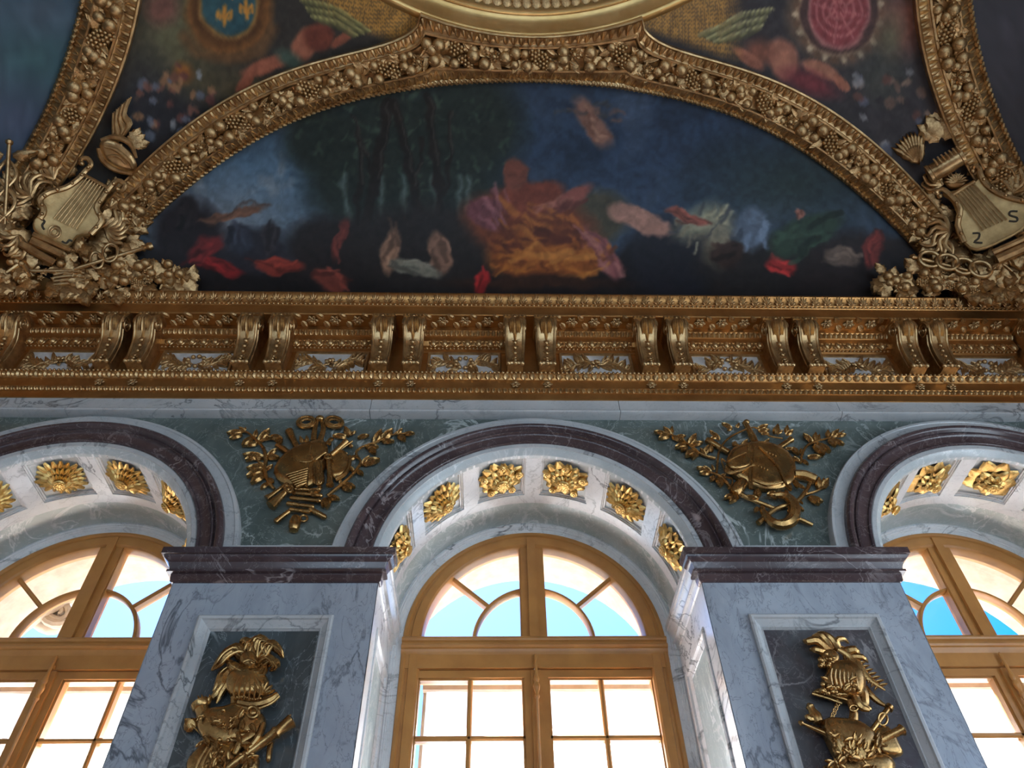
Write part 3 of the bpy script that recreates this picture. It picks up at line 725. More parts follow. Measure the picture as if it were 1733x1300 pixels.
for k, lab in ((0, FRL[0]), (1, FRL[1]), (3, FRL[2])):
    Rm = rotm(k); root = FRAMES[k] = inst('frame', moul_me, Rm, label=lab)
    for nm, me in (('leaf_band', band_i), ('tongue_band', band_o), ('rope_edge', rope_me)): inst(nm, me, Rm, root, kind='stuff')
    for me, nm, mt in gar:
        mw = Rm @ mt
        if k:       # the side frames are only seen near the window wall
            if mw.translation.y < -3.4: continue
        inst(nm, me, mw, root)
# ------------------------------------------------------------------ dome ring
RR = 2.867
ringprof = [(RR+.06, 8.735), (RR+.03, 8.715), (RR+.005, 8.712), (RR-.012, 8.722), (RR-.02, 8.735), (RR-.045, 8.742), (RR-.09, 8.752), (RR-.125, 8.768), (RR-.145, 8.785), (RR-.15, 8.775), (RR-.165, 8.772), (RR-.18, 8.785), (RR-.19, 8.80), (RR-.25, 8.90), (RR-.26, 8.99), (RR-.22, 9.03)]
RINGM = gilt('polished_gilding', (.58, .36, .13), (.72, .48, .20), .34, bs=.06, sc=3.)
ring = MB().grid([[(r*math.cos(2*PI*k/160), -A+r*math.sin(2*PI*k/160), z) for r, z in ringprof] for k in range(160)], closed_u=True).obj('trim_4', RINGM, smooth=True, angle=30, kind='structure', label='smooth gilded ring round the dome')
for k in range(44):
    a = math.radians(90+(k-21.5)*1.9); c, s_ = math.cos(a), math.sin(a)
    for j, (z, L_, off) in enumerate(((8.80, .17, 0), (8.86, .15, .5))):
        aa = a+math.radians(off*1.9); c, s_ = math.cos(aa), math.sin(aa); R0 = RR-.195-.05*j
        inst('acanthus_leaf', ACAN, frame((R0*c, -A+R0*s_, z), (-.45*c, -.45*s_, 1), (-c, -s_, -.5), L_, .13, .16), ring)
# ------------------------------------------------------------------ painted canvases
def srgb(c): c = np.asarray(c, float)/255.; return np.where(c < .04045, c/12.92, ((c+.055)/1.055)**2.4)
def vnoise(x, y, sc, seed):
    r = np.random.default_rng(seed); T = r.random((64, 64)); x = np.asarray(x)/sc; y = np.asarray(y)/sc
    xi = np.floor(x).astype(int); yi = np.floor(y).astype(int); fx = x-xi; fy = y-yi; fx = fx*fx*(3-2*fx); fy = fy*fy*(3-2*fy)
    g = lambda a, b: T[a % 64, b % 64]
    return (g(xi, yi)*(1-fx)+g(xi+1, yi)*fx)*(1-fy)+(g(xi, yi+1)*(1-fx)+g(xi+1, yi+1)*fx)*fy
def fbm(x, y, sc, seed): return sum(vnoise(x, y, sc/2**k, seed+k)*.5**k for k in range(4))/1.875
class Art:
    def __init__(s, x, y, base, warp=7.):
        s.x = x+warp*(fbm(x, y, 26, 1)-.5)*2; s.y = y+warp*(fbm(x, y, 26, 9)-.5)*2
        s.c = np.broadcast_to(np.asarray(base, float), (len(x), 3)).copy()
    def put(s, m, col): s.c += (np.asarray(col, float)-s.c)*np.clip(m, 0, 1)[:, None]
    def blob(s, cx, cy, rx, ry, col, rot=0., soft=.35, op=1.):
        a = math.radians(rot); dx = s.x-cx; dy = s.y-cy; u = (dx*math.cos(a)+dy*math.sin(a))/rx; v = (-dx*math.sin(a)+dy*math.cos(a))/ry
        d = np.sqrt(u*u+v*v); s.put(op*np.clip((1+soft-d)/(2*soft), 0, 1), col)
    def stroke(s, pts, w, col, soft=2., op=1.):
        d = np.full(len(s.x), 1e9); ws = np.full(len(s.x), float(w))
        for (x0, y0), (x1, y1) in zip(pts, pts[1:]):
            L = (x1-x0)**2+(y1-y0)**2; t = np.clip(((s.x-x0)*(x1-x0)+(s.y-y0)*(y1-y0))/L, 0, 1)
            d = np.minimum(d, np.hypot(s.x-x0-t*(x1-x0), s.y-y0-t*(y1-y0)))
        s.put(op*np.clip((w+soft-d)/(2*soft), 0, 1), col)
    def done(s, grain=.10):
        k = 1.1*(1+grain*2*(fbm(s.x, s.y, 9, 33)-.5)); return srgb(np.clip(s.c*k[:, None], 0, 255))
def artmat():
    m, N, L, b = newmat('oil_painting'); at = N.new('ShaderNodeVertexColor'); at.layer_name = 'paint'
    L.new(at.outputs[0], b.inputs['Base Color']); b.inputs['Roughness'].default_value = .55; b.inputs['Specular IOR Level'].default_value = .3
    bump(N, L, noise(N, L, coords(N, L), 40., 4), b, .15, .004); return m
ARTM = artmat()
def canvas_obj(name, rows, keep, artfn, label):
    rows = [[np.asarray(p, float) for p in r] for r in rows]; mb = MB().grid(rows)
    if keep is not None:
        ok = [keep(p) for r in rows for p in r]; mb.f = [f for f in mb.f if all(ok[i] for i in f)]
    me = bpy.data.meshes.new(name); me.from_pydata(mb.v, [], mb.f); me.materials.append(ARTM); me.shade_smooth()
    P_ = np.array(mb.v)-CAM; z = np.maximum(P_@FWD, .3); px = 866.5+FPX*(P_@RGT)/z; py = 650-FPX*(P_@UPV)/z
    col = np.ones((len(px), 4)); col[:, :3] = artfn(px, py)
    ca = me.color_attributes.new('paint', 'FLOAT_COLOR', 'POINT'); ca.data.foreach_set('color', col.ravel())
    return inst(name, me, None, None, label=label, cat='painting')
def art_front(x, y):
    a = Art(x, y, (42, 54, 66), 9.); r = random.Random(21)
    f = fbm(x, y, 90, 4); f2 = fbm(x, y, 34, 14)
    def dabs(cx, cy, rx, ry, cols, n, L, w, ang, rot=0., spread=22, soft=2.5, op=.75):
        c0, s0 = math.cos(math.radians(rot)), math.sin(math.radians(rot))
        for _ in range(n):
            q = math.sqrt(r.random()); t = r.uniform(0, 2*PI); u, v = rx*q*math.cos(t), ry*q*math.sin(t); X, Y = cx+u*c0-v*s0, cy+u*s0+v*c0
            b = math.radians(ang+r.uniform(-spread, spread)); l = L*r.uniform(.5, 1.2); k = r.uniform(-.25, .25)
            a.stroke([(X-l*math.cos(b), Y-l*math.sin(b)), (X-l*k*math.sin(b), Y+l*k*math.cos(b)), (X+l*math.cos(b), Y+l*math.sin(b))], w*r.uniform(.5, 1.2), r.choice(cols), soft, op)
    # sky
    a.blob(420, 340, 150, 110, (84, 108, 128), soft=.7); a.blob(370, 385, 110, 60, (116, 112, 112), soft=.8, op=.6); a.blob(1160, 270, 400, 170, (42, 56, 76), soft=.6)
    a.put(.55*np.clip((f-.52)*6, 0, 1)*np.clip((x-880)/60, 0, 1), (74, 86, 104)); a.put(.5*np.clip((.46-f)*7, 0, 1)*np.clip((x-900)/60, 0, 1), (28, 38, 52)); a.put(.4*np.clip((f2-.55)*6, 0, 1)*np.clip((560-x)/60, 0, 1), (140, 140, 140))
    a.blob(1340, 310, 120, 60, (38, 50, 46), soft=.9, op=.8)
    # trees
    for cx, cy, rx, ry in ((550, 235, 70, 55), (600, 300, 80, 90), (670, 230, 110, 90), (790, 215, 95, 95), (720, 330, 140, 80)): a.blob(cx, cy, rx, ry, (34, 41, 37), soft=.3, op=.97)
    dabs(690, 240, 190, 90, [(52, 64, 54), (44, 54, 46), (28, 34, 32), (66, 78, 66)], 150, 8, 3.2, 60, 0, 90, 2., .6)
    for cx in (583, 645, 682, 735, 775, 790): a.stroke([(cx, 300), (cx+5, 372)], 3.5, (112, 126, 122), 5, .6)
    for p0, p1, w in (((655, 178), (604, 425), 9), ((668, 178), (715, 400), 8), ((724, 165), (744, 395), 7), ((700, 310), (716, 235), 3.5), ((762, 190), (750, 330), 3.5), ((596, 200), (638, 330), 3), ((612, 240), (600, 380), 4)):
        a.stroke([p0, ((p0[0]+p1[0])/2+6, (p0[1]+p1[1])/2), p1], w, (32, 27, 25), 2.2); a.stroke([(p0[0]+w*.5, p0[1]), ((p0[0]+p1[0])/2+6+w*.5, (p0[1]+p1[1])/2)], 1.6, (66, 62, 56), 1.5, .6)
    # dark foreground
    yy = 432+18*np.sin(x/63.)+12*np.sin(x/23.+1)+26*(f2-.5); a.put(np.clip((y-yy)/9, 0, 1), (26, 22, 23))
    for cx, cy, rx, ry, c in ((560, 425, 80, 60, (34, 28, 28)), (715, 420, 125, 75, (36, 31, 30)), (318, 410, 60, 70, (32, 26, 29)), (430, 425, 60, 40, (38, 36, 42)), (1140, 440, 80, 70, (27, 27, 34)), (1450, 450, 130, 55, (36, 28, 28)), (1010, 368, 56, 44, (64, 60, 48)), (1270, 450, 90, 50, (34, 30, 30))): a.blob(cx, cy, rx, ry, c, 0, .22)
    a.blob(1082, 372, 54, 20, (150, 110, 96), 22, .15); a.blob(1180, 376, 42, 24, (150, 146, 118), -32, .5, .8); a.blob(1218, 402, 26, 40, (136, 124, 98), 10, .5, .75)
    dabs(1190, 385, 60, 40, [(170, 160, 128), (120, 108, 88), (60, 62, 66)], 22, 12, 2.2, -45, 0, 30)
    # warm draped mass
    a.blob(900, 385, 116, 62, (100, 52, 32), 12, .15); a.blob(925, 432, 102, 46, (124, 68, 32), 0, .15); a.blob(890, 338, 66, 30, (108, 54, 40), -14, .15); a.blob(828, 362, 36, 28, (98, 56, 60), 30, .15); a.blob(962, 338, 42, 14, (118, 68, 60), -32, .2); a.blob(1016, 425, 54, 20, (126, 76, 74), 54, .15); a.blob(872, 296, 17, 30, (104, 60, 48), 5, .2)
    dabs(900, 395, 100, 55, [(140, 80, 36), (88, 44, 28), (152, 92, 44), (74, 36, 26)], 44, 26, 4.5, 32, 12, 38); dabs(930, 440, 95, 34, [(156, 92, 40), (96, 50, 26), (170, 108, 52)], 30, 28, 4, -18, 0, 30); dabs(840, 352, 40, 28, [(128, 82, 84), (82, 44, 48)], 14, 14, 3.2, 60); dabs(1016, 425, 46, 14, [(150, 98, 92), (100, 58, 60)], 12, 20, 3, 54, 54, 12); dabs(950, 342, 40, 12, [(140, 88, 74), (88, 46, 40)], 10, 16, 3, -30)
    a.blob(905, 478, 130, 10, (52, 32, 24), 0, .4)
    a.blob(1003, 205, 20, 50, (128, 90, 74), -35, .2, .9); dabs(1003, 205, 16, 40, [(150, 112, 92), (100, 68, 56)], 12, 9, 3.5, 55, -35); dabs(1000, 190, 60, 22, [(60, 58, 60), (110, 80, 68)], 12, 12, 3, 10)
    for cx, cy, rx, ry, c, ro in ((660, 425, 17, 38, (132, 98, 78), 10), (746, 428, 16, 36, (120, 88, 72), -10), (703, 455, 44, 13, (116, 110, 96), 14), (560, 474, 30, 18, (114, 54, 44), 20), (470, 450, 42, 13, (124, 48, 38), 8), (378, 452, 40, 13, (120, 32, 32), 18), (348, 420, 32, 17, (102, 34, 34), -35), (395, 362, 56, 7, (104, 72, 56), -14), (318, 360, 22, 26, (34, 29, 31), 10), (814, 474, 14, 20, (136, 34, 34), 10), (1322, 450, 25, 16, (148, 44, 42), 8), (1478, 420, 15, 34, (118, 48, 42), 10), (1425, 434, 28, 16, (96, 80, 70), 10), (1360, 398, 66, 28, (42, 58, 46), -22), (1272, 388, 30, 36, (86, 98, 114), 15), (1352, 362, 9, 9, (136, 88, 74), 0), (1160, 366, 34, 11, (130, 72, 60), 18), (1232, 430, 27, 22, (48, 33, 28), 0), (575, 400, 9, 34, (92, 44, 38), 14), (405, 405, 22, 26, (46, 48, 58), 0), (455, 405, 14, 28, (50, 44, 48), 0)):
        a.blob(cx, cy, rx, ry, c, ro, .18, .95); dabs(cx, cy, rx, ry, [tuple(min(255, v*1.25) for v in c), tuple(v*.62 for v in c)], 5, max(rx, ry)*.5, min(rx, ry)*.22, ro+(0 if rx > ry else 90), ro, 25, 2.)
    return a.done(.2)
def art_left(x, y):
    a = Art(x, y, (50, 46, 42), 4.); a.blob(300, 60, 60, 110, (88, 84, 62), 15, .6); a.blob(275, 15, 26, 26, (104, 70, 60), soft=.5)
    a.blob(345, 150, 70, 40, (74, 68, 50), soft=.7); a.blob(400, 150, 60, 22, (70, 62, 46), soft=.7); a.blob(250, 190, 50, 80, (44, 44, 48), soft=.6); a.blob(300, 205, 80, 40, (38, 38, 42), soft=.6)
    # oval blue shield in a bronze border
    a.blob(388, 14, 74, 84, (112, 74, 40), 0, .10); a.blob(388, 12, 62, 70, (84, 54, 30), 0, .08); a.blob(388, 8, 52, 60, (124, 92, 52), 0, .05); a.blob(388, 6, 46, 54, (46, 74, 80), 0, .06)
    for cx, cy in ((380, 27), (417, 16), (394, -18)):
        a.stroke([(cx, cy-14), (cx, cy+14)], 3.2, (176, 120, 52), 2); a.stroke([(cx-11, cy+4), (cx-10, cy-6), (cx, cy+4), (cx+10, cy-6), (cx+11, cy+4)], 2.6, (176, 120, 52), 2); a.stroke([(cx-8, cy+5), (cx+8, cy+5)], 2, (176, 120, 52), 2)
    a.stroke([(310, 60), (335, 92), (390, 102), (440, 90), (462, 50)], 9, (98, 70, 44), 6, .8)
    a.blob(308, 124, 15, 17, (132, 84, 40), 0, .5)
    # flesh-coloured and winged masses
    a.blob(515, 75, 20, 32, (138, 84, 64), 25, .18); a.blob(540, 62, 26, 24, (100, 52, 40), 0, .18); a.blob(450, 112, 44, 13, (140, 82, 62), -18, .18); a.blob(415, 140, 26, 10, (136, 78, 58), -58, .18); a.blob(490, 100, 24, 12, (62, 76, 66), 30, .5); a.blob(580, 66, 22, 9, (128, 74, 56), -40, .18)
    g = np.clip((x-520)/40, 0, 1)*np.clip((62-(y+(x-620)*-.35))/20, 0, 1)
    a.put(g*.9*(.75+.25*np.sign(np.sin(x*.9)*np.sin(y*.9))), (176, 126, 58))
    for i in range(9): a.stroke([(510+3*i, -2+4.5*i), (560+2*i, 8+5*i), (628-4*i, 52+1.4*i)], 1.9, ((142, 134, 84), (104, 100, 62), (74, 72, 48))[i % 3], 1.6)
    r = random.Random(5)
    for i in range(46):
        cx, cy = r.uniform(215, 365), r.uniform(110, 232)
        if cy < 250-.55*(cx-200)*.6: pass
        a.blob(cx, cy, r.uniform(4, 10), r.uniform(4, 9), r.choice([(126, 128, 132), (110, 74, 62), (92, 96, 108), (134, 98, 70), (66, 54, 50), (98, 60, 56)]), r.uniform(0, 90), .22, .85)
    return a.done(.2)
def art_right(x, y):
    a = Art(x, y, (52, 48, 50), 4.); a.blob(1420, 22, 88, 88, (92, 74, 60), 0, .12); a.blob(1420, 22, 70, 74, (150, 124, 98), 0, .05); a.blob(1420, 22, 66, 70, (72, 52, 48), 0, .05); a.blob(1420, 20, 52, 64, (150, 96, 92), 0, .05); a.blob(1420, 18, 47, 59, (122, 58, 60), 0, .05)
    for k in range(30):
        t = 2*PI*k/30; a.blob(1420+72*math.cos(t), 24+78*math.sin(t), 6, 5, (160, 140, 116) if k % 2 else (96, 72, 56), math.degrees(t), .4)
    for r in (14, 26, 38): a.stroke([(1420+r*math.cos(t), 18+1.15*r*math.sin(t)) for t in np.linspace(0, 2*PI, 22)], 1.8, (158, 92, 90), 1.5)
    for k in range(8):
        t = 2*PI*k/8+.2; a.stroke([(1420+6*math.cos(t), 18+6*math.sin(t)), (1420+44*math.cos(t), 18+54*math.sin(t))], 1.6, (158, 92, 90), 1.5)
    a.blob(1530, 40, 34, 50, (112, 72, 60), 10, .5); a.blob(1505, 70, 20, 40, (92, 84, 66), 10, .6); a.blob(1490, 130, 40, 40, (62, 62, 58), 0, .6)
    a.blob(1325, 100, 26, 36, (146, 96, 78), -25, .18); a.blob(1285, 90, 24, 22, (112, 70, 56), 0, .5); a.blob(1390, 118, 34, 13, (148, 98, 78), 22, .18); a.blob(1425, 140, 18, 9, (144, 92, 72), 45, .18); a.blob(1370, 140, 46, 18, (104, 48, 52), 22, .5); a.blob(1265, 100, 30, 10, (140, 88, 70), 35, .18)
    g = np.clip((1262-x)/40, 0, 1)*np.clip((70-(y-(x-1130)*.35))/16, 0, 1)
    a.put(g*.9*(.75+.25*np.sign(np.sin(x*.9)*np.sin(y*.9))), (170, 124, 62))
    for i in range(9): a.stroke([(1308-3*i, 14+4.5*i), (1258, 22+5.4*i), (1184+4*i, 62+1.6*i)], 1.9, ((148, 142, 102), (110, 106, 72), (78, 76, 54))[i % 3], 1.6)
    r = random.Random(8)
    for i in range(44):
        a.blob(r.uniform(1440, 1600), r.uniform(120, 262), r.uniform(4, 11), r.uniform(4, 10), r.choice([(120, 118, 120), (104, 82, 70), (84, 86, 98), (128, 104, 88), (48, 44, 46), (90, 60, 54)]), r.uniform(0, 90), .22, .85)
    return a.done(.2)
def art_sideL(x, y):
    a = Art(x, y, (62, 80, 92)); a.blob(60, 110, 60, 60, (58, 84, 88), soft=.9); a.blob(30, 210, 60, 60, (66, 74, 92), soft=.8); a.blob(70, 20, 40, 30, (72, 84, 96), soft=.9); return a.done(.2)
def art_sideR(x, y):
    a = Art(x, y, (58, 56, 60)); a.blob(1710, 60, 40, 60, (66, 64, 70), soft=.9); return a.done(.15)
def inside(P_, k, v):
    """is P below the mid curve of lunette k"""
    Q = rot4(P_, (4-k) % 4)
    if Q[1]+A < abs(Q[0])*.2: return False
    h, w, m = [a*(1-v)+b*v for a, b in zip(IN_C, OU_C)]
    return abs(Q[0]) < w and Q[2]-ZC < min(h*(1-(abs(Q[0])/w)**m)**(1/m), 1.59)
def lun_rows(k, n=380, mrow=120, x1=4.05):
    rows = []
    for x in np.linspace(-x1, x1, n):
        h, w, m = IN_C; top = psi_of(min(h*max(1-(min(abs(x)/(w+.06), 1))**m, 0)**(1/m)+.012, 1.58)/VQ['H'])
        r = []
        for ps in np.linspace(.02, max(top, .03), mrow):
            r.append(vsurf(x, ps))
        rows.append(r)
    Q = np.array(rows).reshape(-1, 3); Q = Q+vnormals(Q)*.012
    return [[rot4(p, k) for p in r] for r in Q.reshape(n, mrow, 3)]
FRAMES[0].parent = canvas_obj('lunette_painting', lun_rows(0, 640, 180), None, art_front, 'dark lunette painting of trees and orange drapery above the gilded cornice')
FRAMES[1].parent = canvas_obj('lunette_painting', lun_rows(1, 90, 36), None, art_sideL, 'teal lunette painting beyond the frame next to the blue oval shield')
FRAMES[3].parent = canvas_obj('lunette_painting', lun_rows(3, 90, 36), None, art_sideR, 'grey brown lunette painting beyond the frame next to the pink oval shield')
for k, fn, lab in ((1, art_left, 'painted corner of the vault with a blue oval shield'), (-1, art_right, 'painted corner of the vault with a pink oval shield')):
    rows = []
    for ph in np.linspace(math.radians(14), math.radians(74), 320):
        r = []
        for ps in np.linspace(.12, PI/2-.02, 180):
            t = tz(ps); a = v_a(t); n = v_n(t); q = a/((math.sin(ph)**n+math.cos(ph)**n)**(1/n)); P_ = np.array([-k*q*math.sin(ph), q*math.cos(ph)-A, ZC+VQ['H']*t])
            r.append(P_)
        rows.append(r)
    Q = np.array(rows).reshape(-1, 3); Q = Q+vnormals(Q)*.010; rows = list(Q.reshape(320, 180, 3))
    canvas_obj('pendentive_painting', rows, (lambda kk: lambda P_: not inside(P_, 0, .55) and not inside(P_, 1 if kk > 0 else 3, .55))(k), fn, lab)
# ------------------------------------------------------------------ coffer rosettes
def rose(seed, n, layers, core, pw, jag, small=0):
    pet = flower_mesh('coffer_rosette', GOLDB, n, layers, .02, pw, jag, seed)
    cm = MB(); z = .20+.07*layers
    cm.ball((0, 0, z-.03), core, 12, 6, (1, 1, .6))
    for ring_, m in ((.72, 11), (.42, 7)):
        for k in range(m): cm.ball((core*ring_*math.cos(2*PI*k/m), core*ring_*math.sin(2*PI*k/m), z+.06*(1-ring_)), core*.22, 6, 4)
    for k in range(small):
        a = 2*PI*(k+.25)/small; c = (.40*math.cos(a), .40*math.sin(a), .20)
        cm.ball(c, .085, 8, 5, (1, 1, .7)); cm.tube([(c[0]+.07*math.cos(t), c[1]+.07*math.sin(t), .25) for t in np.linspace(0, 2*PI, 10)], .018, 5, nrm=(0, 0, 1)); cm.tube([(c[0]+.035*math.cos(t), c[1]+.035*math.sin(t), .275) for t in np.linspace(0, 2*PI, 8)], .014, 5, nrm=(0, 0, 1))
    return pet, cm.mesh('rosette_centre', GOLDB)
ROSES = dict(daisy=rose(1, 20, 3, .13, .17, .08), rosy=rose(2, 13, 3, .15, .32, .08, 5), sun=rose(3, 17, 3, .13, .23, .07), leafy=rose(4, 12, 3, .12, .34, .12), peony=rose(5, 9, 4, .12, .36, .20))
WORDS = {0: 'first', 1: 'second', 2: 'third', 3: 'fourth', 4: 'fifth', 5: 'sixth'}
DESC = dict(daisy='many-petalled gilded daisy rosette', rosy='gilded rosette with small roses', sun='gilded sunflower rosette', leafy='gilded leafy rosette', peony='ruffled gilded peony rosette')
SETS = {-BAY: ['daisy']*6, 0.: ['leafy', 'sun', 'rosy', 'rosy', 'sun', 'leafy'], BAY: ['peony']*6}
for cx in BAYS:
    for i, c in enumerate((-69.5, -41.7, -13.9, 13.9, 41.7, 69.5)):
        a = math.radians(c); r = RI+.034; kind = SETS[cx][i]
        P_ = (cx+r*math.sin(a), .275, HS+r*math.cos(a))
        if cx < 0: where = '%s coffer from the quiver pier, arch beside the left wall' % WORDS[5-i]
        elif cx == 0: where = '%s coffer from the quiver pier, arch between the trophy piers' % WORDS[i]
        else: where = '%s coffer from the cuirass pier, arch beside the right wall' % WORDS[i]
        m4 = frame(P_, (math.cos(a), 0, -math.sin(a)), (-math.sin(a), 0, -math.cos(a)), .37, .37, .27)
        o = inst('coffer_rosette', ROSES[kind][0], m4, label='%s, %s' % (DESC[kind], where), cat='rosette', group='gilded rosettes in the coffers')
        inst('rosette_centre', ROSES[kind][1], m4, o)
# ------------------------------------------------------------------ relief helper: shapes drawn in a local grid and laid on a surface
class Relief:
    def __init__(s, name, mp, x, y, label, cat, mat=None, leaf=None, group=None):
        s.mp = mp; s.mat = mat or BRONZE; s.leafm = leaf or LEAFB; p, n = mp(x, y, 0)
        s.k = np.linalg.norm(mp(x+10, y, 0)[0]-mp(x-10, y, 0)[0])/20; s.root = empty(name, p, label=label, cat=cat, group=group)
    def P(s, x, y, h=0.): return s.mp(x, y, h)[0]
    def N(s, x, y): return s.mp(x, y, 0)[1]
    def tube(s, name, pts, r, h=.02, arch=0., smooth=3, flat=1., n=8, mat=None):
        pts = np.array(pts, float); m = len(pts); rr = np.array([r]*m if np.isscalar(r) else r, float)
        if m > 2 and smooth > 1:       # Catmull-Rom
            q, qr = [], []
            for i in range(m-1):
                p0, p1, p2, p3 = pts[max(i-1, 0)], pts[i], pts[i+1], pts[min(i+2, m-1)]
                for t in np.arange(smooth)/smooth:
                    q.append(.5*((2*p1)+(-p0+p2)*t+(2*p0-5*p1+4*p2-p3)*t*t+(-p0+3*p1-3*p2+p3)*t**3)); qr.append(rr[i]*(1-t)+rr[i+1]*t)
            q.append(pts[-1]); qr.append(rr[-1]); pts, rr = np.array(q), np.array(qr)
        L = len(pts); w = [s.P(p[0], p[1], h+arch*math.sin(PI*i/max(L-1, 1))) for i, p in enumerate(pts)]
        return MB().tube(w, [float(a)*s.k for a in rr], n, flat, s.N(*pts[0])).obj(name, mat or s.mat, s.root)
    def plate(s, name, out, h0, ht, steps=None, mat=None):
        o = np.array(out, float); m = len(o); q = []
        for i in range(m):
            p0, p1, p2, p3 = o[i-1], o[i], o[(i+1) % m], o[(i+2) % m]
            for t in (0, .34, .67): q.append(.5*((2*p1)+(-p0+p2)*t+(2*p0-5*p1+4*p2-p3)*t*t+(-p0+3*p1-3*p2+p3)*t**3))
        N = s.N(*o.mean(0)); w = [s.P(p[0], p[1], h0) for p in q]
        mb = MB()
        if steps: mb.pillow(w, N, ht, steps)
        else: mb.pillow(w, N, ht)
        return mb.obj(name, mat or s.mat, s.root)
    def leaf(s, x0, y0, x1, y1, h=.015, w=1., name='leaf', me=None, tilt=0.):
        a = s.P(x0, y0, h); b = s.P(x1, y1, h+tilt); d = b-a; L = np.linalg.norm(d)
        return inst(name, me or s.leafm, frame(a, d, s.N(x0, y0), L, L*w, L*.9), s.root)
    def ball(s, name, x, y, r, h=.02, sc=(1, 1, 1), mat=None):
        p = s.P(x, y, h); return MB().ball(tuple(p), r*s.k, 10, 7, sc).obj(name, mat or s.mat, s.root)
    def lathe(s, name, p0, p1, prof, h=.03, n=12, mat=None):
        return MB().lathe(s.P(*p0, h), s.P(*p1, h), [(t, r*s.k) for t, r in prof], n).obj(name, mat or s.mat, s.root)
    def ring(s, name, x, y, rx, ry, r, h=.02, rot=0., n=16, span=(0, 360), mat=None):
        c, q = math.cos(math.radians(rot)), math.sin(math.radians(rot)); pts = []
        for t in np.radians(np.linspace(span[0], span[1], n+1)): u, v = rx*math.cos(t), ry*math.sin(t); pts.append((x+u*c-v*q, y+u*q+v*c))
        return s.tube(name, pts, r, h, smooth=1, mat=mat)
    def sprig(s, stem, r, leaves, h=.018, w=1.05):
        s.tube('branch', stem, r, h, arch=.012)
        for q in leaves: s.leaf(*q, h=h+.006, w=w, tilt=.012)
def wallmap(ox, oy, k, Y):
    def mp(x, y, h): return onY(ox+k*x, oy+k*y, Y-h), np.array([0., -1., 0.])
    return mp
KZ = .2308
# ---- spandrel trophy of pipes and drums
T = Relief('wall_trophy', wallmap(360, 680, KZ, .038), 720, 520, 'gilt trophy of drums, pan pipes and flutes with a ribbon bow on green marble', 'trophy', group='gilt spandrel trophies')
for x, sg in ((685, -1), (890, 1)):
    T.ring('ribbon_loop', x, 150, 62, 36, 17, .035, sg*8); T.ring('ribbon_fold', x, 150, 40, 20, 10, .045, sg*8)
T.ball('ribbon_knot', 785, 122, 32, .04, (1.1, .8, .9))
T.tube('ribbon_tail', [(765, 140), (748, 200), (738, 285)], [15, 20, 24], .03, flat=.5); T.tube('ribbon_tail', [(800, 140), (812, 200), (785, 285)], [15, 20, 24], .03, flat=.5)
T.plate('drum', [(455, 530), (480, 455), (560, 375), (700, 312), (815, 300), (850, 400), (800, 560), (690, 640), (560, 625), (485, 590)], .012, .055)
T.tube('drum_rim', [(458, 525), (482, 452), (562, 372), (700, 308), (812, 298)], 13, .04); T.tube('drum_cord', [(720, 320), (700, 440), (690, 620)], 9, .068); T.tube('drum_cord', [(640, 440), (720, 440), (810, 380)], 9, .068)
T.plate('tambourine', [(870, 380), (960, 370), (1000, 430), (990, 500), (930, 565), (860, 560), (840, 470)], .015, .045); T.tube('tambourine_rim', [(1000, 400), (1002, 460), (970, 530), (900, 572)], 17, .035)
for i in range(7): T.lathe('pan_pipe', (538+12*i, 538+15*i), (700-2*i, 488+17*i), [(0, 8), (.05, 11), (.95, 11), (1, 8)], .075)
T.plate('song_book', [(735, 455), (785, 440), (822, 590), (745, 612)], .05, .035)
for i in range(4): T.tube('book_edge', [(742+18*i, 470-3*i), (752+18*i, 600-3*i)], 5, .09)
T.lathe('flute', (845, 390), (860, 612), [(0, 13), (.1, 20), (.14, 15), (.75, 18), (.92, 24), (1, 31), (1.01, 22)], .075)
T.lathe('flute', (735, 435), (825, 372), [(0, 12), (.1, 20), (.2, 17), (1, 17)], .08); T.lathe('flute', (868, 392), (985, 288), [(0, 14), (.1, 18), (.8, 24), (.95, 28), (1, 22)], .06); T.lathe('flute', (905, 372), (1025, 288), [(0, 7), (1, 8)], .055)
T.ring('flute_band', 845, 402, 24, 16, 9, .09)
T.lathe('cornet', (590, 612), (425, 765), [(0, 17), (.1, 26), (.2, 20), (.6, 26), (.9, 36), (1, 42), (1.01, 30)], .05); T.lathe('cornet', (548, 600), (395, 712), [(0, 12), (.1, 18), (.5, 15), (.8, 20), (1, 27)], .045)
T.ring('cornet_band', 555, 640, 30, 18, 11, .065, 40)
for i, (a, b) in enumerate((((585, 668), (805, 690)), ((565, 705), (795, 728)), ((540, 745), (745, 772)), ((560, 790), (718, 808)), ((600, 640), (790, 652)))): T.lathe('reed', a, b, [(0, 10), (.04, 17), (.5, 14), (.96, 17), (1, 9)], .04)
T.lathe('drum_stick', (565, 800), (455, 885), [(0, 17), (.8, 20), (.95, 22), (1, 12)], .03); T.lathe('drum_stick', (715, 788), (832, 852), [(0, 20), (.9, 20), (1, 10)], .03)
T.lathe('poppy_head', (612, 835), (592, 950), [(0, 14), (.1, 30), (.4, 40), (.75, 38), (.92, 26), (.95, 32), (1, 20)], .035); T.ring('cord_loop', 668, 856, 26, 22, 9, .035)
T.tube('torch', [(560, 215), (590, 280), (625, 345)], [34, 26, 24], .025); T.tube('torch', [(470, 318), (520, 350), (570, 388)], [22, 26, 22], .025)
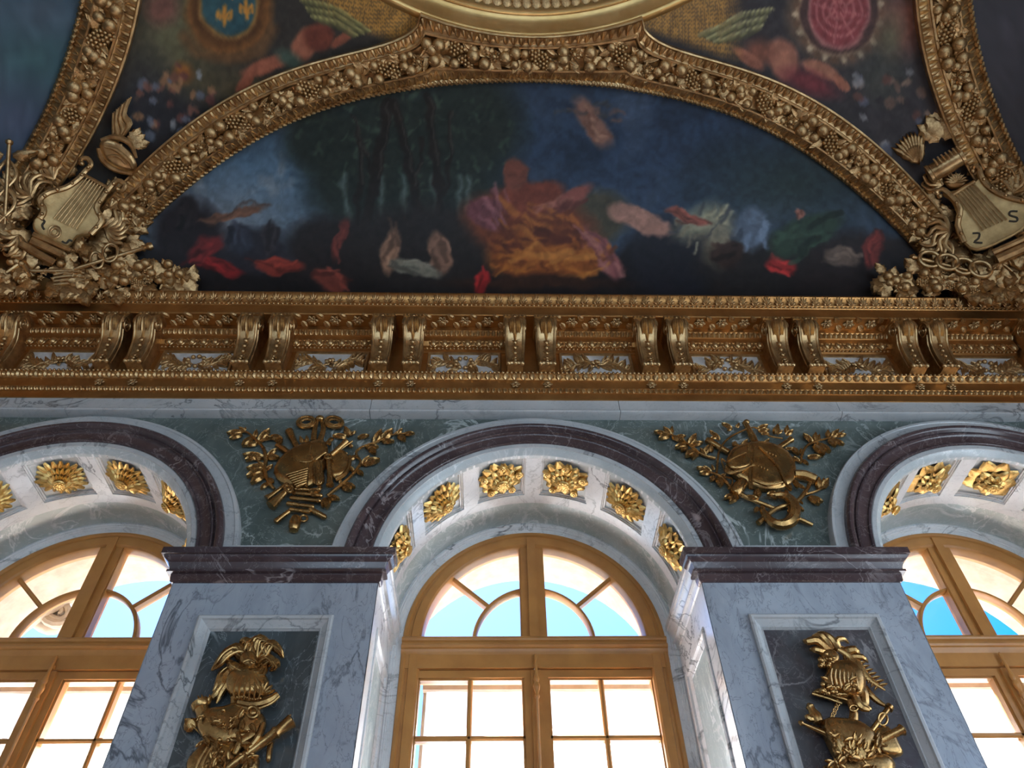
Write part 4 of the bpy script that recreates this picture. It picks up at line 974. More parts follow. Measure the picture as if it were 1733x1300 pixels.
T.sprig([(160, 240), (240, 220), (300, 262), (372, 340), (388, 430), (384, 510), (410, 590), (452, 640)], [6, 8, 10, 14, 15, 14, 15, 12], [(215, 235, 125, 270), (215, 215, 105, 232), (240, 215, 190, 185), (235, 210, 240, 180), (290, 255, 215, 325), (300, 262, 325, 205), (330, 290, 420, 205), (345, 270, 435, 262), (330, 300, 235, 320), (372, 400, 225, 395), (350, 380, 240, 430), (395, 400, 490, 410), (400, 390, 470, 345), (380, 470, 250, 490), (375, 490, 250, 550), (378, 520, 280, 600), (384, 480, 330, 440), (400, 590, 350, 640), (400, 560, 450, 590), (385, 500, 440, 460), (420, 250, 510, 270), (470, 255, 505, 310)], w=1.15)
T.sprig([(840, 690), (930, 620), (990, 570), (1060, 490), (1085, 440), (1050, 380), (1090, 335), (1200, 295), (1310, 245), (1400, 232), (1480, 233)], [13, 14, 12, 12, 11, 11, 10, 10, 8, 6, 3], [(1010, 250, 965, 185), (1000, 240, 1050, 215), (980, 250, 880, 250), (1060, 260, 1145, 245), (1180, 300, 1240, 210), (1230, 280, 1320, 205), (1240, 285, 1330, 290), (1350, 235, 1390, 195), (1360, 240, 1415, 285), (1330, 240, 1350, 215), (1400, 232, 1480, 230), (1120, 325, 1215, 330), (1150, 330, 1195, 385), (1050, 390, 1000, 430), (1090, 450, 1225, 425), (1090, 460, 1150, 400), (1060, 500, 1105, 535), (1040, 510, 1000, 470), (960, 600, 1045, 625), (950, 620, 1020, 650), (930, 600, 940, 560), (850, 690, 930, 715), (835, 700, 835, 785), (830, 700, 800, 770), (1030, 330, 980, 300), (880, 260, 840, 300), (990, 380, 940, 370)], w=1.15)
for q in ((660, 300, 640, 260), (830, 290, 870, 320), (700, 650, 790, 660), (720, 670, 760, 700), (800, 620, 750, 660), (690, 300, 690, 255)): T.leaf(*q, h=.05, w=1.12)
# ---- spandrel trophy with shield and horn
T = Relief('wall_trophy', wallmap(1080, 680, KZ, .038), 900, 500, 'gilt trophy of a leather shield, scroll and curved horn on green marble', 'trophy', group='gilt spandrel trophies')
T.plate('shield', [(645, 440), (690, 362), (820, 316), (950, 320), (1075, 375), (1142, 480), (1135, 590), (1060, 650), (920, 662), (800, 620), (700, 560), (650, 510)], .015, .07)
T.tube('shield_lip', [(840, 575), (950, 612), (1060, 590)], 7, .085); T.tube('shield_strap', [(812, 315), (818, 480), (825, 640)], 13, .085, flat=.5); T.tube('shield_strap', [(890, 330), (985, 430), (1040, 500), (1085, 605)], 10, .088); T.tube('shield_strap', [(850, 320), (845, 480), (830, 630)], 6, .088)
T.plate('open_scroll', [(655, 445), (790, 378), (822, 470), (700, 505)], .07, .03); T.tube('scroll_edge', [(650, 450), (665, 430), (790, 372)], 7, .095)
for i in range(4): T.tube('scroll_cord', [(640, 470+14*i), (680, 515+5*i), (760, 505-4*i), (850, 455+4*i)], 6, .09)
for i in range(9): T.ball('shield_stud', 920+22*(i % 5)-40*(i > 4), (360, 470)[i > 4]+9*(i % 5), 7, .088)
T.lathe('club', (782, 148), (858, 300), [(0, 10), (.03, 24), (.2, 22), (.5, 26), (.8, 30), (1, 26)], .04); T.ball('club_knob', 795, 150, 24, .05)
T.tube('horn', [(985, 690), (1070, 690), (1130, 740), (1145, 810), (1115, 880), (1045, 905), (975, 880), (920, 815), (905, 780)], [20, 30, 40, 44, 42, 38, 32, 24, 16], .045, arch=.02); T.ring('horn_band', 1142, 800, 46, 14, 7, .065)
T.tube('staff', [(880, 890), (1010, 785), (1150, 742), (1235, 645), (1262, 590)], [20, 16, 15, 15, 13], .04); T.tube('staff', [(1155, 850), (1220, 878), (1280, 905)], [17, 16, 14], .03); T.tube('staff', [(690, 640), (790, 700), (900, 745), (1020, 790)], [18, 17, 16, 13], .04)
T.tube('quiver', [(1145, 535), (1220, 545), (1300, 575)], [36, 42, 40], .035); T.lathe('pipe', (500, 278), (665, 372), [(0, 22), (.05, 28), (.3, 24), (1, 24)], .03); T.lathe('pipe', (1128, 272), (1010, 352), [(0, 20), (.05, 27), (.25, 22), (1, 22)], .03); T.lathe('cask', (770, 585), (705, 680), [(0, 38), (.1, 44), (.5, 46), (.9, 44), (1, 34)], .03)
T.tube('vine', [(575, 520), (585, 420), (600, 345), (655, 275), (740, 225), (855, 188), (960, 250), (1060, 270)], [9, 9, 8, 9, 8, 7, 7, 6], .05); T.tube('vine', [(610, 550), (680, 560), (690, 600), (660, 640)], 7, .03); T.tube('vine', [(640, 440), (610, 420), (625, 480), (640, 520)], 7, .05)
T.sprig([(565, 415), (465, 385), (370, 312), (255, 245), (135, 218)], [13, 11, 9, 8, 4], [(245, 240, 185, 185), (240, 235, 250, 180), (230, 240, 150, 270), (200, 230, 118, 218), (250, 250, 345, 295), (280, 250, 350, 250), (370, 310, 425, 240), (380, 310, 475, 300), (360, 310, 270, 335), (360, 320, 315, 360), (420, 350, 345, 400), (425, 355, 400, 420), (425, 360, 420, 400), (480, 380, 520, 320), (500, 390, 455, 340), (530, 370, 540, 310)], w=1.12)
T.sprig([(690, 650), (620, 560), (560, 528), (480, 500)], [15, 13, 10, 6], [(520, 510, 430, 480), (540, 515, 480, 470), (530, 520, 450, 520), (560, 540, 530, 580), (590, 550, 610, 625), (600, 540, 650, 530), (700, 680, 630, 705), (720, 690, 670, 740), (700, 670, 740, 710), (560, 500, 540, 460)], w=1.12)
T.sprig([(1190, 450), (1200, 390), (1235, 325), (1300, 292), (1405, 262), (1510, 212)], [11, 11, 10, 9, 7, 4], [(1285, 295, 1210, 235), (1300, 290, 1300, 225), (1310, 290, 1330, 240), (1395, 260, 1390, 205), (1420, 255, 1470, 205), (1440, 245, 1525, 240), (1410, 270, 1510, 315), (1400, 270, 1450, 330), (1310, 300, 1410, 370), (1300, 300, 1360, 400), (1240, 400, 1340, 405), (1210, 390, 1190, 340), (1200, 420, 1250, 460), (1190, 440, 1140, 400), (1130, 330, 1180, 390)], w=1.12)
T.sprig([(1225, 680), (1290, 662), (1340, 640), (1375, 620)], [12, 9, 8, 5], [(1330, 640, 1320, 555), (1345, 630, 1395, 565), (1360, 625, 1360, 560), (1250, 690, 1330, 755), (1260, 690, 1355, 735), (1180, 720, 1210, 745), (1140, 750, 1215, 800), (1130, 760, 1180, 810)], w=1.12)
for q in ((690, 190, 610, 165), (690, 190, 650, 215), (720, 190, 740, 160), (870, 200, 950, 180), (880, 210, 960, 215), (900, 230, 960, 240), (1010, 240, 1020, 175), (1020, 230, 1060, 215), (1080, 240, 1135, 215), (1090, 230, 1090, 180), (570, 250, 520, 215), (580, 260, 530, 270), (600, 280, 560, 235), (690, 300, 740, 330), (720, 290, 690, 330), (760, 320, 800, 285), (940, 300, 1000, 330), (920, 310, 960, 280), (720, 590, 760, 570), (880, 640, 880, 710), (890, 640, 850, 700), (960, 660, 1010, 720), (1090, 590, 1120, 660), (1150, 570, 1170, 640), (1160, 600, 1220, 640), (1080, 640, 1100, 680), (790, 690, 880, 720), (880, 770, 850, 815), (900, 760, 930, 790), (1010, 660, 940, 690), (1110, 400, 1150, 440), (1080, 340, 1140, 350)): T.leaf(*q, h=.05, w=1.12)
# ---- pier trophies
KP = .3078
T = Relief('pier_trophy', wallmap(0, 900, KP, .022), 1350, 1000, 'gilt trophy of a plumed helmet, quiver and cuirass on a green marble panel', 'trophy')
for st, r in (([(1385, 740), (1320, 650), (1250, 672), (1205, 722), (1165, 762)], [46, 42, 34, 26, 8]), ([(1390, 700), (1372, 622), (1338, 600), (1322, 618)], [40, 34, 22, 9]), ([(1395, 690), (1415, 596), (1462, 606), (1455, 648)], [40, 34, 24, 10]), ([(1430, 700), (1485, 622), (1530, 648), (1556, 692)], [40, 34, 26, 9]), ([(1425, 735), (1478, 700), (1512, 742), (1488, 764)], [36, 32, 22, 9]), ([(1355, 775), (1290, 745), (1248, 705)], [38, 30, 12]), ([(1350, 690), (1372, 618), (1418, 580)], [34, 28, 11]), ([(1455, 680), (1450, 622), (1505, 602)], [30, 24, 9]), ([(1380, 770), (1435, 780), (1458, 722)], [36, 34, 18]), ([(1330, 700), (1285, 650), (1300, 622)], [26, 22, 8]), ([(1470, 730), (1520, 715), (1535, 740)], [24, 20, 8])):
    T.tube('plume', st, r, .045, arch=.035)
    for q in (-.4, .4): T.tube('plume_barb', [(x+q*w, y+q*w*.6) for (x, y), w in zip(st, r)], [w*.28 for w in r], .085, arch=.03)
T.plate('mask', [(1325, 740), (1345, 690), (1385, 680), (1420, 700), (1425, 745), (1380, 775)], .05, .075); T.tube('mask_brow', [(1340, 715), (1372, 705), (1405, 718)], 7, .125); T.tube('mask_nose', [(1372, 712), (1376, 745)], [6, 10], .125)
for i in range(6): T.tube('helmet_rib', [(1290+26*i, 930-4*abs(i-3)), (1284+30*i, 860), (1320+16*i, 790)], [4, 8, 5], .115)
T.tube('horse_tail', [(1290, 745), (1235, 800), (1225, 850), (1185, 900), (1150, 925)], [26, 34, 32, 22, 8], .035); T.tube('horse_tail', [(1300, 780), (1255, 830), (1215, 890), (1190, 945)], [18, 22, 18, 5], .045); T.tube('horse_tail', [(1270, 740), (1215, 780), (1190, 850), (1170, 880)], [16, 18, 15, 5], .03)
T.plate('helmet_bowl', [(1255, 870), (1270, 810), (1330, 775), (1410, 772), (1470, 810), (1485, 870), (1440, 930), (1350, 940), (1280, 930)], .02, .10); T.ball('crest_socket', 1365, 760, 34, .075)
for i in range(7):
    a = math.radians(20+i*20); T.leaf(1440, 900, 1440+75*math.cos(a), 900-85*math.sin(a), h=.10, w=.7, name='shell_rib', tilt=.01)
T.tube('visor', [(1310, 935), (1400, 950), (1480, 930), (1530, 895)], [18, 24, 26, 18], .085); T.tube('visor_rim', [(1300, 955), (1400, 975), (1490, 945), (1535, 905)], 9, .095)
T.tube('cheek_piece', [(1290, 910), (1290, 960), (1250, 1000), (1215, 985)], [24, 28, 20, 8], .06)
for i in range(11): T.ball('helmet_stud', 1290+14*i, 915-7*math.sin(i*.6), 10, .10)
T.plate('cuirass', [(1095, 1060), (1150, 1000), (1240, 985), (1330, 960), (1410, 1000), (1465, 1040), (1440, 1130), (1350, 1200), (1220, 1210), (1120, 1150)], .015, .09)
for i in range(8): T.tube('drapery_fold', [(1330-6*i, 965+6*i), (1290-16*i, 1040+8*i), (1260-20*i, 1120+6*i)], [7, 13, 9], .10-.005*i)
T.ring('medallion_rim', 1390, 992, 30, 30, 9, .11); T.ball('medallion', 1390, 992, 22, .105, (1, .5, 1))
T.lathe('quiver', (1100, 935), (1165, 1160), [(0, 40), (.03, 52), (.15, 48), (.18, 40), (.9, 32), (1, 24)], .045); 
for i in range(4): T.leaf(1105+14*i, 950, 1090+22*i, 905-6*(i % 2), h=.06, w=.8, name='arrow_feather')
T.tube('arrow', [(1040, 1050), (1120, 1125)], 6, .04); T.leaf(1070, 1082, 1022, 1035, h=.035, w=2., name='arrow_head')
T.plate('skirt', [(1035, 1290), (1090, 1215), (1160, 1165), (1260, 1185), (1330, 1240), (1300, 1340), (1180, 1390), (1060, 1370)], .015, .075)
for i in range(7): T.tube('skirt_fold', [(1150+18*i, 1170+8*i), (1100+22*i, 1250+8*i), (1060+30*i, 1345+4*i)], [8, 14, 10], .085)
T.lathe('torch', (1255, 1300), (1605, 1040), [(0, 20), (.1, 26), (.4, 24), (.7, 28), (.74, 36), (.78, 28), (.95, 36), (1, 40), (1.02, 26)], .09)
for i in range(5): T.leaf(1560, 1060, 1600+16*math.cos(i*1.2), 1040+30*math.sin(i*1.2), h=.10, name='torch_leaf')
T.plate('axe_blade', [(1465, 1265), (1480, 1150), (1510, 1140), (1500, 1200), (1490, 1262)], .03, .03); T.tube('sash', [(1420, 1040), (1390, 1110), (1330, 1150), (1290, 1220)], [20, 26, 24, 16], .10, flat=.6); T.tube('sash', [(1450, 1050), (1420, 1130), (1370, 1190)], [10, 18, 10], .11)
T.plate('small_shield', [(1380, 1230), (1430, 1260), (1400, 1340), (1340, 1330)], .03, .05)
rr_ = random.Random(2)
for i in range(44):
    x, y = rr_.uniform(1110, 1440), rr_.uniform(1000, 1330); a = rr_.uniform(0, 2*PI); L_ = rr_.uniform(34, 62)
    T.leaf(x, y, x+L_*math.cos(a), y+L_*math.sin(a), h=.108+.015*rr_.random(), w=.9, tilt=.02)
for i in range(20): T.ball('bead', rr_.uniform(1200, 1430), rr_.uniform(960, 1240), rr_.uniform(7, 14), .105)
T = Relief('pier_trophy', wallmap(1203, 900, KP, .022), 750, 850, 'gilt trophy of a feathered cuirass with chain and torches on a grey violet panel', 'trophy')
for st, r in (([(640, 650), (580, 600), (530, 605), (508, 600)], [26, 28, 20, 6]), ([(660, 640), (610, 575), (560, 575)], [24, 24, 8]), ([(690, 640), (660, 590), (620, 560), (590, 552)], [26, 22, 14, 5]), ([(700, 650), (690, 600), (730, 590), (755, 612)], [24, 20, 14, 7]), ([(640, 670), (580, 650), (545, 650)], [22, 20, 8]), ([(740, 660), (790, 650), (815, 680)], [26, 24, 10]), ([(760, 690), (830, 690), (862, 718)], [22, 18, 6])): T.tube('plume', st, r, .055, arch=.03)
T.tube('long_feather', [(700, 640), (770, 680), (810, 740), (870, 810), (960, 872)], [22, 34, 34, 22, 5], .07, flat=.5)
for i in range(10): T.leaf(740+20*i, 665+20*i, 790+20*i, 660+20*i, h=.075, w=.7, name='feather_barb'); T.leaf(735+20*i, 670+20*i, 735+18*i, 715+18*i, h=.075, w=.7, name='feather_barb')
for i in range(22): T.ball('hair_curl', 600+75*rr_.random(), 672+70*rr_.random(), 15, .07+.03*rr_.random())
T.plate('helmet_bowl', [(590, 730), (600, 680), (650, 668), (690, 700), (690, 740), (640, 760)], .03, .07)
T.plate('cuirass', [(620, 790), (650, 745), (730, 735), (800, 770), (835, 850), (815, 930), (720, 925), (640, 880), (600, 840)], .02, .10)
for i in range(7): T.tube('cuirass_rib', [(665+22*i, 752+4*i), (655+24*i, 800+4*i), (668+24*i, 850+6*i)], [5, 11, 8], .115)
for i in range(26): T.ball('bead', 610+190*rr_.random(), 835+70*rr_.random(), rr_.uniform(8, 15), .115)
T.plate('skirt_flap', [(555, 888), (610, 870), (720, 915), (760, 950), (690, 935), (600, 912)], .03, .04); T.tube('skirt_edge', [(555, 890), (640, 915), (720, 945)], 8, .07)
T.tube('arm_guard', [(815, 830), (840, 900), (850, 960), (880, 975)], [26, 28, 22, 10], .06); T.tube('arm_guard', [(790, 900), (820, 960), (870, 980)], [22, 24, 12], .07)
for i in range(9): T.ring('chain_link', 700-5*i+3*(i % 2), 935+12*i, 11, 8, 3.5, .05, 70, 10)
T.tube('strap', [(765, 925), (785, 980), (785, 1030), (765, 1062)], [22, 22, 24, 16], .06, flat=.4); T.ring('buckle', 785, 970, 22, 16, 5, .075)
T.tube('snake', [(850, 850), (880, 900), (920, 935), (955, 955)], [12, 18, 16, 10], .05)
T.lathe('axe', (985, 960), (880, 1100), [(0, 22), (.1, 24), (.12, 14), (1, 14)], .05); T.ring('axe_ring', 945, 1030, 26, 34, 6, .06)
T.lathe('torch', (480, 1045), (700, 1140), [(0, 6), (.08, 16), (.14, 8), (.5, 14), (1, 18)], .05); T.lathe('torch', (1060, 1085), (880, 1170), [(0, 20), (.06, 30), (.12, 22), (1, 20)], .06)
T.lathe('ewer', (535, 945), (600, 1060), [(0, 10), (.15, 24), (.3, 20), (.6, 34), (.9, 28), (1, 14)], .045); T.tube('ewer_handle', [(530, 1010), (545, 1030), (590, 1025)], [16, 18, 10], .05)
T.plate('shield_boss', [(600, 1060), (690, 1050), (800, 1070), (880, 1130), (900, 1220), (820, 1280), (700, 1270), (640, 1180)], .02, .10)
for i in range(6): T.tube('drapery_fold', [(650+30*i, 1080+8*i), (690+26*i, 1150+6*i), (740+22*i, 1250)], [9, 20, 12], .105)
T.plate('flag', [(880, 1120), (960, 1080), (1030, 1190), (1040, 1240), (930, 1230)], .02, .05); T.plate('lower_shield', [(680, 1240), (800, 1230), (960, 1250), (1000, 1330), (900, 1420), (740, 1400), (660, 1330)], .02, .08)
for i in range(60):
    x, y = rr_.uniform(640, 960), rr_.uniform(1080, 1370); a = rr_.uniform(0, 2*PI); L_ = rr_.uniform(36, 70)
    T.leaf(x, y, x+L_*math.cos(a), y+L_*math.sin(a), h=.112+.02*rr_.random(), w=.9, tilt=.02)
for i in range(10):
    x, y = rr_.uniform(620, 800), rr_.uniform(770, 900); a = rr_.uniform(0, 2*PI); T.leaf(x, y, x+44*math.cos(a), y+44*math.sin(a), h=.125, w=1.)
# ------------------------------------------------------------------ corner carvings of the vault
def cornermap(ox, oy, k, P0, n):
    P0 = np.array(P0); n = np.array(n, float); n /= np.linalg.norm(n)
    def mp(x, y, h):
        px, py = ox+k*x, oy+k*y; d = ray(px, py); d = d/np.linalg.norm(d); t = ((P0-CAM)@n)/(d@n)
        tv = np.linalg.norm(vhit(px, py)-CAM)-.06
        return CAM+d*min(t, tv)+n*h, n
    return mp
KC = .3462
LYREM = gilt('lyre_gilding', (.42, .275, .12), (.60, .41, .19), .52, bs=.2)
def lyre(mp, x, y, label, box, armL, armR, bar, s0, s1, holes, base, rosette):
    T = Relief('carved_lyre', mp, x, y, label, 'lyre', GOLD, ACAN, 'carved lyres in the vault corners')
    T.plate('sound_box', box, .02, .055, ((0, 0), (0, .8), (.04, 1.), (.10, .86), (.5, .82)), mat=LYREM)
    T.tube('lyre_arm', armL, [16]*(len(armL)-3)+[15, 13, 8], .075); T.tube('lyre_arm', armR, [16]*(len(armR)-3)+[15, 13, 8], .075)
    for A_ in (armL, armR):
        T.ball('arm_scroll', A_[-1][0], A_[-1][1], 15, .085)
        for i in range(len(A_)-4): T.ball('arm_bead', *((np.array(A_[i])+np.array(A_[i+1]))/2), 11, .095)
    T.tube('cross_bar', bar, 12, .085)
    for i in range(7):
        t = i/6; a = np.array(s0[0])*(1-t)+np.array(s0[1])*t; b = np.array(s1[0])*(1-t)+np.array(s1[1])*t; T.tube('string', [tuple(a), tuple(b)], 4.2, .09)
    for hpts in holes: T.tube('sound_hole', hpts, 5.5, .070, mat=DARK)
    if rosette: T.ring('sound_rose', rosette[0], rosette[1], 30, 30, 5, .072); T.ring('sound_rose', rosette[0], rosette[1], 17, 17, 5, .072)
    for a, b, r in base: T.tube('lyre_foot', [a, b], r, .04)
    return T
PL, NL = (-4.02, -.97, 7.74), (.52, -.62, -.60)
PR, NR = (4.10, -1.02, 7.72), (-.52, -.62, -.60)
mL = cornermap(0, 0, KC, PL, NL); mR = cornermap(1133, 0, KC, PR, NR)
TL = lyre(mL, 330, 1050, 'carved gilded lyre beside the snake-twined staff in the vault corner', [(165, 1085), (172, 1140), (250, 1180), (330, 1215), (375, 1165), (450, 1150), (492, 1090), (480, 1030), (515, 945), (405, 885), (335, 930), (250, 955), (205, 985), (222, 1040)],
     [(195, 1080), (215, 1040), (195, 990), (240, 952), (320, 930), (380, 890), (415, 850), (442, 818), (425, 788), (396, 792), (398, 815)], [(440, 1155), (495, 1090), (470, 1030), (500, 975), (532, 930), (572, 895), (606, 915), (594, 945), (572, 938)], [(405, 868), (522, 932)], ((425, 882), (505, 925)), ((262, 1080), (368, 1132)),
     [[(203, 1082), (218, 1092), (206, 1112), (216, 1132)], [(302, 1188), (322, 1198), (338, 1182), (352, 1190)]], [((160, 1150), (345, 1228), 16), ((150, 1180), (300, 1250), 24), ((100, 1195), (265, 1290), 22)], (266, 1143))
TR = lyre(mR, 1540, 1050, 'carved gilded lyre with dark sound holes beside the interlaced snakes in the vault corner', [(1335, 955), (1420, 935), (1485, 905), (1530, 872), (1600, 955), (1700, 980), (1765, 1010), (1745, 1110), (1640, 1180), (1500, 1232), (1425, 1175), (1412, 1080), (1380, 995)],
     [(1440, 1195), (1408, 1110), (1420, 1035), (1382, 975), (1335, 938), (1305, 950), (1322, 972)], [(1760, 1000), (1680, 985), (1600, 955), (1548, 915), (1520, 870), (1512, 838), (1488, 826), (1480, 850)], [(1385, 965), (1490, 900)], ((1400, 962), (1478, 905)), ((1530, 1135), (1645, 1085)),
     [[(1480, 1150), (1512, 1150), (1508, 1175), (1488, 1192), (1528, 1196)], [(1698, 1044), (1664, 1044), (1660, 1062), (1694, 1074), (1692, 1092), (1656, 1090)]], [((1580, 1240), (1760, 1160), 20), ((1600, 1275), (1760, 1205), 30)], None)
def tuft(T, x, y, n, L, a0, a1, h=.04, me=None, name='leaf', w=1., seed=0):
    r_ = random.Random(seed+int(x)+int(y))
    for i in range(n):
        a = math.radians(a0+(a1-a0)*(i+.5)/n+r_.uniform(-9, 9)); q = L*r_.uniform(.8, 1.15)
        T.leaf(x, y, x+q*math.cos(a), y+q*math.sin(a), h+.02*r_.random(), w, name, me, .03)
# curled foliage behind the lyres belongs to the corner cartouche
def cartouche(mp, pts, label, fr, name='corner_foliage'):
    T = Relief(name, mp, pts[0][0], pts[0][1], label, 'foliage', GOLD, ACAN)
    for (x, y, n, L, a0, a1) in pts: tuft(T, x, y, n, L*.8, a0, a1, -.06)
    for st, r in fr: T.tube('curled_frond', st, r, -.02, arch=.03)
    return T
def fronds(x, y, n, a0, a1, L, bend, r0):
    o = []
    for i in range(n):
        a = math.radians(a0+(a1-a0)*i/max(n-1, 1)); b = a+math.radians(bend)
        o.append(([(x, y), (x+.5*L*math.cos(a), y+.5*L*math.sin(a)), (x+.5*L*math.cos(a)+.4*L*math.cos(b), y+.5*L*math.sin(a)+.4*L*math.sin(b)), (x+.5*L*math.cos(a)+.36*L*math.cos(b)+.2*L*math.cos(b+1.2), y+.5*L*math.sin(a)+.36*L*math.sin(b)+.2*L*math.sin(b+1.2))], [r0, r0*.85, r0*.6, r0*.3]))
    return o
cartouche(mL, [(150, 1000, 6, 150, 140, 260), (180, 900, 5, 150, 180, 290), (320, 860, 6, 140, 200, 300), (480, 1120, 6, 150, -60, 60), (520, 1040, 5, 150, -80, 40), (560, 960, 5, 130, -120, 20), (430, 1180, 6, 150, 20, 100), (170, 1170, 6, 170, 90, 200), (640, 1080, 4, 120, -90, 60), (90, 930, 5, 160, 150, 270), (60, 1080, 5, 140, 100, 250), (330, 780, 5, 110, 190, 330), (620, 1180, 5, 110, -40, 120)],
    'curled gilded foliage behind the lyre near the snake-twined staff', fronds(150, 960, 6, 150, 300, 150, 60, 17)+fronds(520, 1120, 6, -40, 70, 130, -60, 16)+fronds(260, 870, 5, 200, 300, 120, 70, 15)+fronds(90, 1150, 4, 60, 170, 140, 50, 16)+fronds(540, 1010, 4, -70, 20, 120, 70, 14))
cartouche(mR, [(1380, 1080, 6, 140, 110, 250), (1340, 900, 5, 140, 150, 280), (1420, 1200, 6, 140, 80, 200), (1550, 860, 6, 150, 210, 340), (1660, 940, 5, 150, 240, 350), (1700, 880, 5, 140, 200, 330), (1530, 1250, 6, 140, 60, 150), (1290, 1040, 5, 120, 100, 280), (1320, 1180, 5, 130, 90, 220), (1690, 1200, 6, 140, 0, 120), (1240, 1120, 4, 110, 120, 260), (1740, 960, 4, 130, 250, 350)],
    'curled gilded foliage behind the lyre near the interlaced snakes', fronds(1370, 1130, 6, 110, 250, 140, -60, 17)+fronds(1560, 880, 6, 220, 330, 140, 60, 16)+fronds(1330, 900, 5, 150, 260, 120, 60, 14)+fronds(1680, 940, 5, 230, 340, 150, -60, 15)+fronds(1330, 1160, 4, 40, 140, 130, 50, 15))
# snake-twined staff, helmet, tassel (blue-shield corner)
T = Relief('winged_staff', mL, 35, 900, 'carved gilded staff with two twined snakes and a small wing', 'staff', GOLD, ACAN)
T.lathe('staff_rod', (48, 700), (25, 1110), [(0, 8), (.02, 20), (.05, 20), (.07, 11), (1, 10)], .10)
for ph in (0, PI): T.tube('snake', [(40-.05*(y-800)+46*math.sin((y-800)/300*2.2*PI+ph), y) for y in np.linspace(800, 1110, 14)], [10]*12+[8, 4], .11)
for i in range(7): T.leaf(60+6*i, 775+6*i, 190+8*i-30*i, 765+13*i, .09, .5, 'wing_feather'); T.leaf(20-4*i, 775+5*i, -60, 740+14*i, .09, .5, 'wing_feather')
T = Relief('carved_helmet', mL, 570, 760, 'carved gilded helmet with visor between the two rising frames', 'helmet', GOLD, ACAN)
T.plate('helmet_bowl', [(480, 730), (510, 700), (570, 715), (630, 760), (665, 820), (640, 860), (570, 840), (510, 800)], .03, .12); T.tube('brim', [(480, 740), (500, 800), (560, 845), (640, 865)], [14, 16, 16, 10], .09); T.tube('crest', [(490, 705), (560, 690), (630, 720), (660, 790)], [10, 18, 16, 8], .10)
T.tube('visor_bar', [(505, 745), (560, 760), (625, 815), (640, 850)], [8, 12, 12, 7], .155); T.tube('visor_bar', [(520, 790), (570, 790), (610, 830)], [6, 10, 7], .15); T.ball('rivet', 585, 735, 10, .13); tuft(T, 640, 720, 5, 70, -80, 20, .08)
T = Relief('carved_tassel', mL, 580, 620, 'carved gilded tassel of wavy strands above the helmet', 'tassel', GOLD, ACAN)
for i in range(11): T.tube('strand', [(640-9*i, 480+8*i), (610-6*i, 560+7*i), (640-9*i, 610+7*i), (590-5*i, 690+4*i)], [5, 8, 8, 4], .03+.01*(i % 3))
# sceptre, chain rings and fruit below the lyre (blue-shield corner); y offset of this sheet is 380
mL2 = cornermap(0, 380, KC, (-3.75, -.55, 7.42), (.25, -.85, -.45)); mR2 = cornermap(1133, 380, KC, (3.85, -.55, 7.42), (-.25, -.85, -.45))
T = Relief('carved_sceptre', mL2, 560, 180, 'carved gilded sceptre with a knob and rope rings under the lyre', 'sceptre', GOLD, ACAN)
T.lathe('sceptre_rod', (370, 238), (752, 122), [(0, 8), (.1, 12), (.5, 11), (.85, 12), (.88, 20), (.91, 12), (.95, 24), (1, 18)], .07); T.ring('rope_ring', 548, 160, 36, 44, 8, .08, 20); T.ring('rope_ring', 482, 195, 30, 40, 8, .075, -15)
T.tube('cross_rod', [(160, 240), (380, 240)], 10, .05); T.tube('cross_rod', [(40, 250), (160, 160), (250, 40)], 11, .05); T.tube('cross_rod', [(60, 60), (90, 160), (160, 270)], 9, .05)
for i in range(5): T.tube('folded_cloth', [(270, 240+16*i), (340, 226+18*i), (420, 232+16*i)], 9, .04)
def fruit_heap(mp, x, y, spots, label, seed, leaves):
    T = Relief('fruit_garland', mp, x, y, label, 'garland', GOLD, ACAN); r_ = random.Random(seed)
    for px, py, r, kind in spots:
        p = T.P(px, py, .035); n = T.N(px, py); X = T.P(px+20, py, .035)-p; k = T.k*r*2
        inst({'f': 'fruit', 'r': 'flower', 'g': 'grape_bunch'}[kind], {'f': FRUIT, 'r': FLOWER, 'g': GRAPE}[kind], frame(p, X, n, k), T.root)
    for px, py in leaves:
        a = r_.uniform(0, 2*PI); L_ = r_.uniform(60, 105); T.leaf(px, py, px+L_*math.cos(a), py+L_*math.sin(a), .0+.03*r_.random(), 1.0, tilt=.03)
    return T
r_ = random.Random(12)
sp = [(r_.uniform(560, 890), 0, r_.uniform(20, 32), r_.choice('fffrg')) for i in range(26)]; sp = [(x, 200+(x-560)*.12+r_.uniform(-25, 90), r, k) for x, _, r, k in sp]
fruit_heap(mL2, 700, 250, sp, 'heap of carved gilded fruit and leaves under the lyre beside the sceptre', 1, [(r_.uniform(430, 960), r_.uniform(190, 335)) for i in range(46)])
fruit_heap(mL2, 120, 200, [(r_.uniform(10, 330), r_.uniform(90, 320), r_.uniform(16, 26), r_.choice('ffr')) for i in range(14)], 'low heap of carved gilded fruit and leaves under the snake-twined staff', 2, [(r_.uniform(-20, 420), r_.uniform(80, 330)) for i in range(46)])
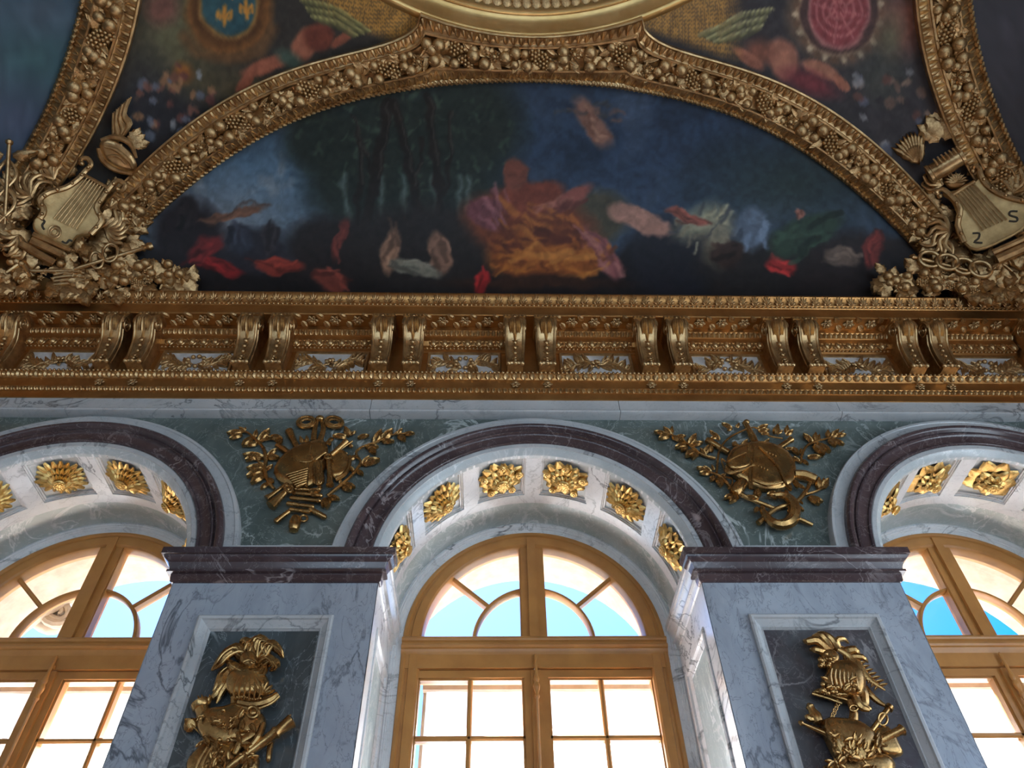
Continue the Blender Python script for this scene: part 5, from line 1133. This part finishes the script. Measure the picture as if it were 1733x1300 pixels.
# interlaced snakes, drum, shell, fruit (pink-shield corner)
T = Relief('interlaced_snakes', mR2, 1380, 210, 'carved gilded snakes interlaced in loops under the lyre', 'snakes', GOLD, ACAN)
for i, x in enumerate((1262, 1345, 1425, 1505)): T.ring('snake_loop', x, 190+17*i, 52, 36, 11, .08+.01*(i % 2), 12)
T.lathe('staff_rod', (1165, 170), (1480, 250), [(0, 6), (.05, 18), (.1, 11), (1, 11)], .06); T.tube('snake_tail', [(1540, 245), (1600, 210), (1660, 250)], [11, 10, 4], .08)
T = Relief('carved_drum', mR, 1350, 815, 'carved gilded drum lying between the two rising frames', 'drum', GOLD, ACAN)
T.lathe('drum_shell', (1265, 875), (1435, 775), [(0, 40), (.02, 56), (.1, 56), (.12, 50), (.5, 52), (.88, 50), (.9, 56), (.98, 56), (1, 40)], .10, 16)
for i in range(7): T.tube('drum_cord', [(1290+18*i, 815-10*i), (1312+18*i, 845-11*i)], 5, .22)
T = Relief('carved_shell', mR, 1400, 880, 'carved gilded scallop shell under the drum', 'shell', GOLD, ACAN)
for i in range(9):
    a = math.radians(180+22*i); T.leaf(1402, 900, 1402+58*math.cos(a), 900+50*math.sin(a), .06, .45, 'shell_rib')
T.plate('shell_base', [(1350, 890), (1400, 850), (1455, 880), (1440, 920), (1370, 925)], .0, .05)
T = Relief('carved_wing', mR, 1170, 740, 'carved gilded fan of feathers above the drum', 'feathers', GOLD, ACAN)
for i in range(9): T.leaf(1230, 800, 1100+17*i, 690-6*i+(i-4)**2*2, .03+.006*i, .35, 'feather')
tuft(T, 1330, 680, 6, 120, 210, 320, .02)
sp = [(r_.uniform(1050, 1330), r_.uniform(235, 330), r_.uniform(20, 34), r_.choice('frfg')) for i in range(18)]+[(1270, 275, 44, 'r'), (1120, 325, 36, 'r')]+[(r_.uniform(1350, 1500), r_.uniform(280, 350), r_.uniform(20, 30), r_.choice('ggf')) for i in range(9)]
fruit_heap(mR2, 1250, 290, sp, 'heap of carved gilded roses, grapes and leaves under the interlaced snakes', 3, [(r_.uniform(1010, 1560), r_.uniform(225, 345)) for i in range(52)])
fruit_heap(mR2, 1640, 300, [(r_.uniform(1560, 1760), r_.uniform(200, 330), r_.uniform(16, 26), 'f') for i in range(8)], 'low heap of carved gilded fruit and leaves beyond the grapes', 4, [(r_.uniform(1540, 1760), r_.uniform(180, 340)) for i in range(28)])
# ------------------------------------------------------------------ outside: carved scroll bracket and terrace
T = Relief('stone_scroll_bracket', lambda x, y, h: (onY(x, y, 1.92-h), np.array([0, -1., 0])), 90, 1035, 'carved limestone scroll bracket outside the window beside the left wall', 'bracket', STONE, ACAN)
pts = []
for i in range(30):
    t = i/29; a = .4+t*4.2*PI; rr = 26*(1-t)**.8+3; pts.append((98+rr*math.cos(a), 1036+rr*.8*math.sin(a)))
T.tube('volute', pts, [8*(1-.5*i/29) for i in range(30)], .06, smooth=1); T.plate('bracket_block', [(45, 1050), (60, 1020), (110, 1000), (130, 1005), (118, 1060), (80, 1075)], -.05, .09)
MB().box(-40, 40, 1.85, 60, -1.3, -1.0).obj('ground', plain('terrace_gravel', (.26, .26, .26), .9), smooth=False, kind='structure', label='pale gravel terrace outside')
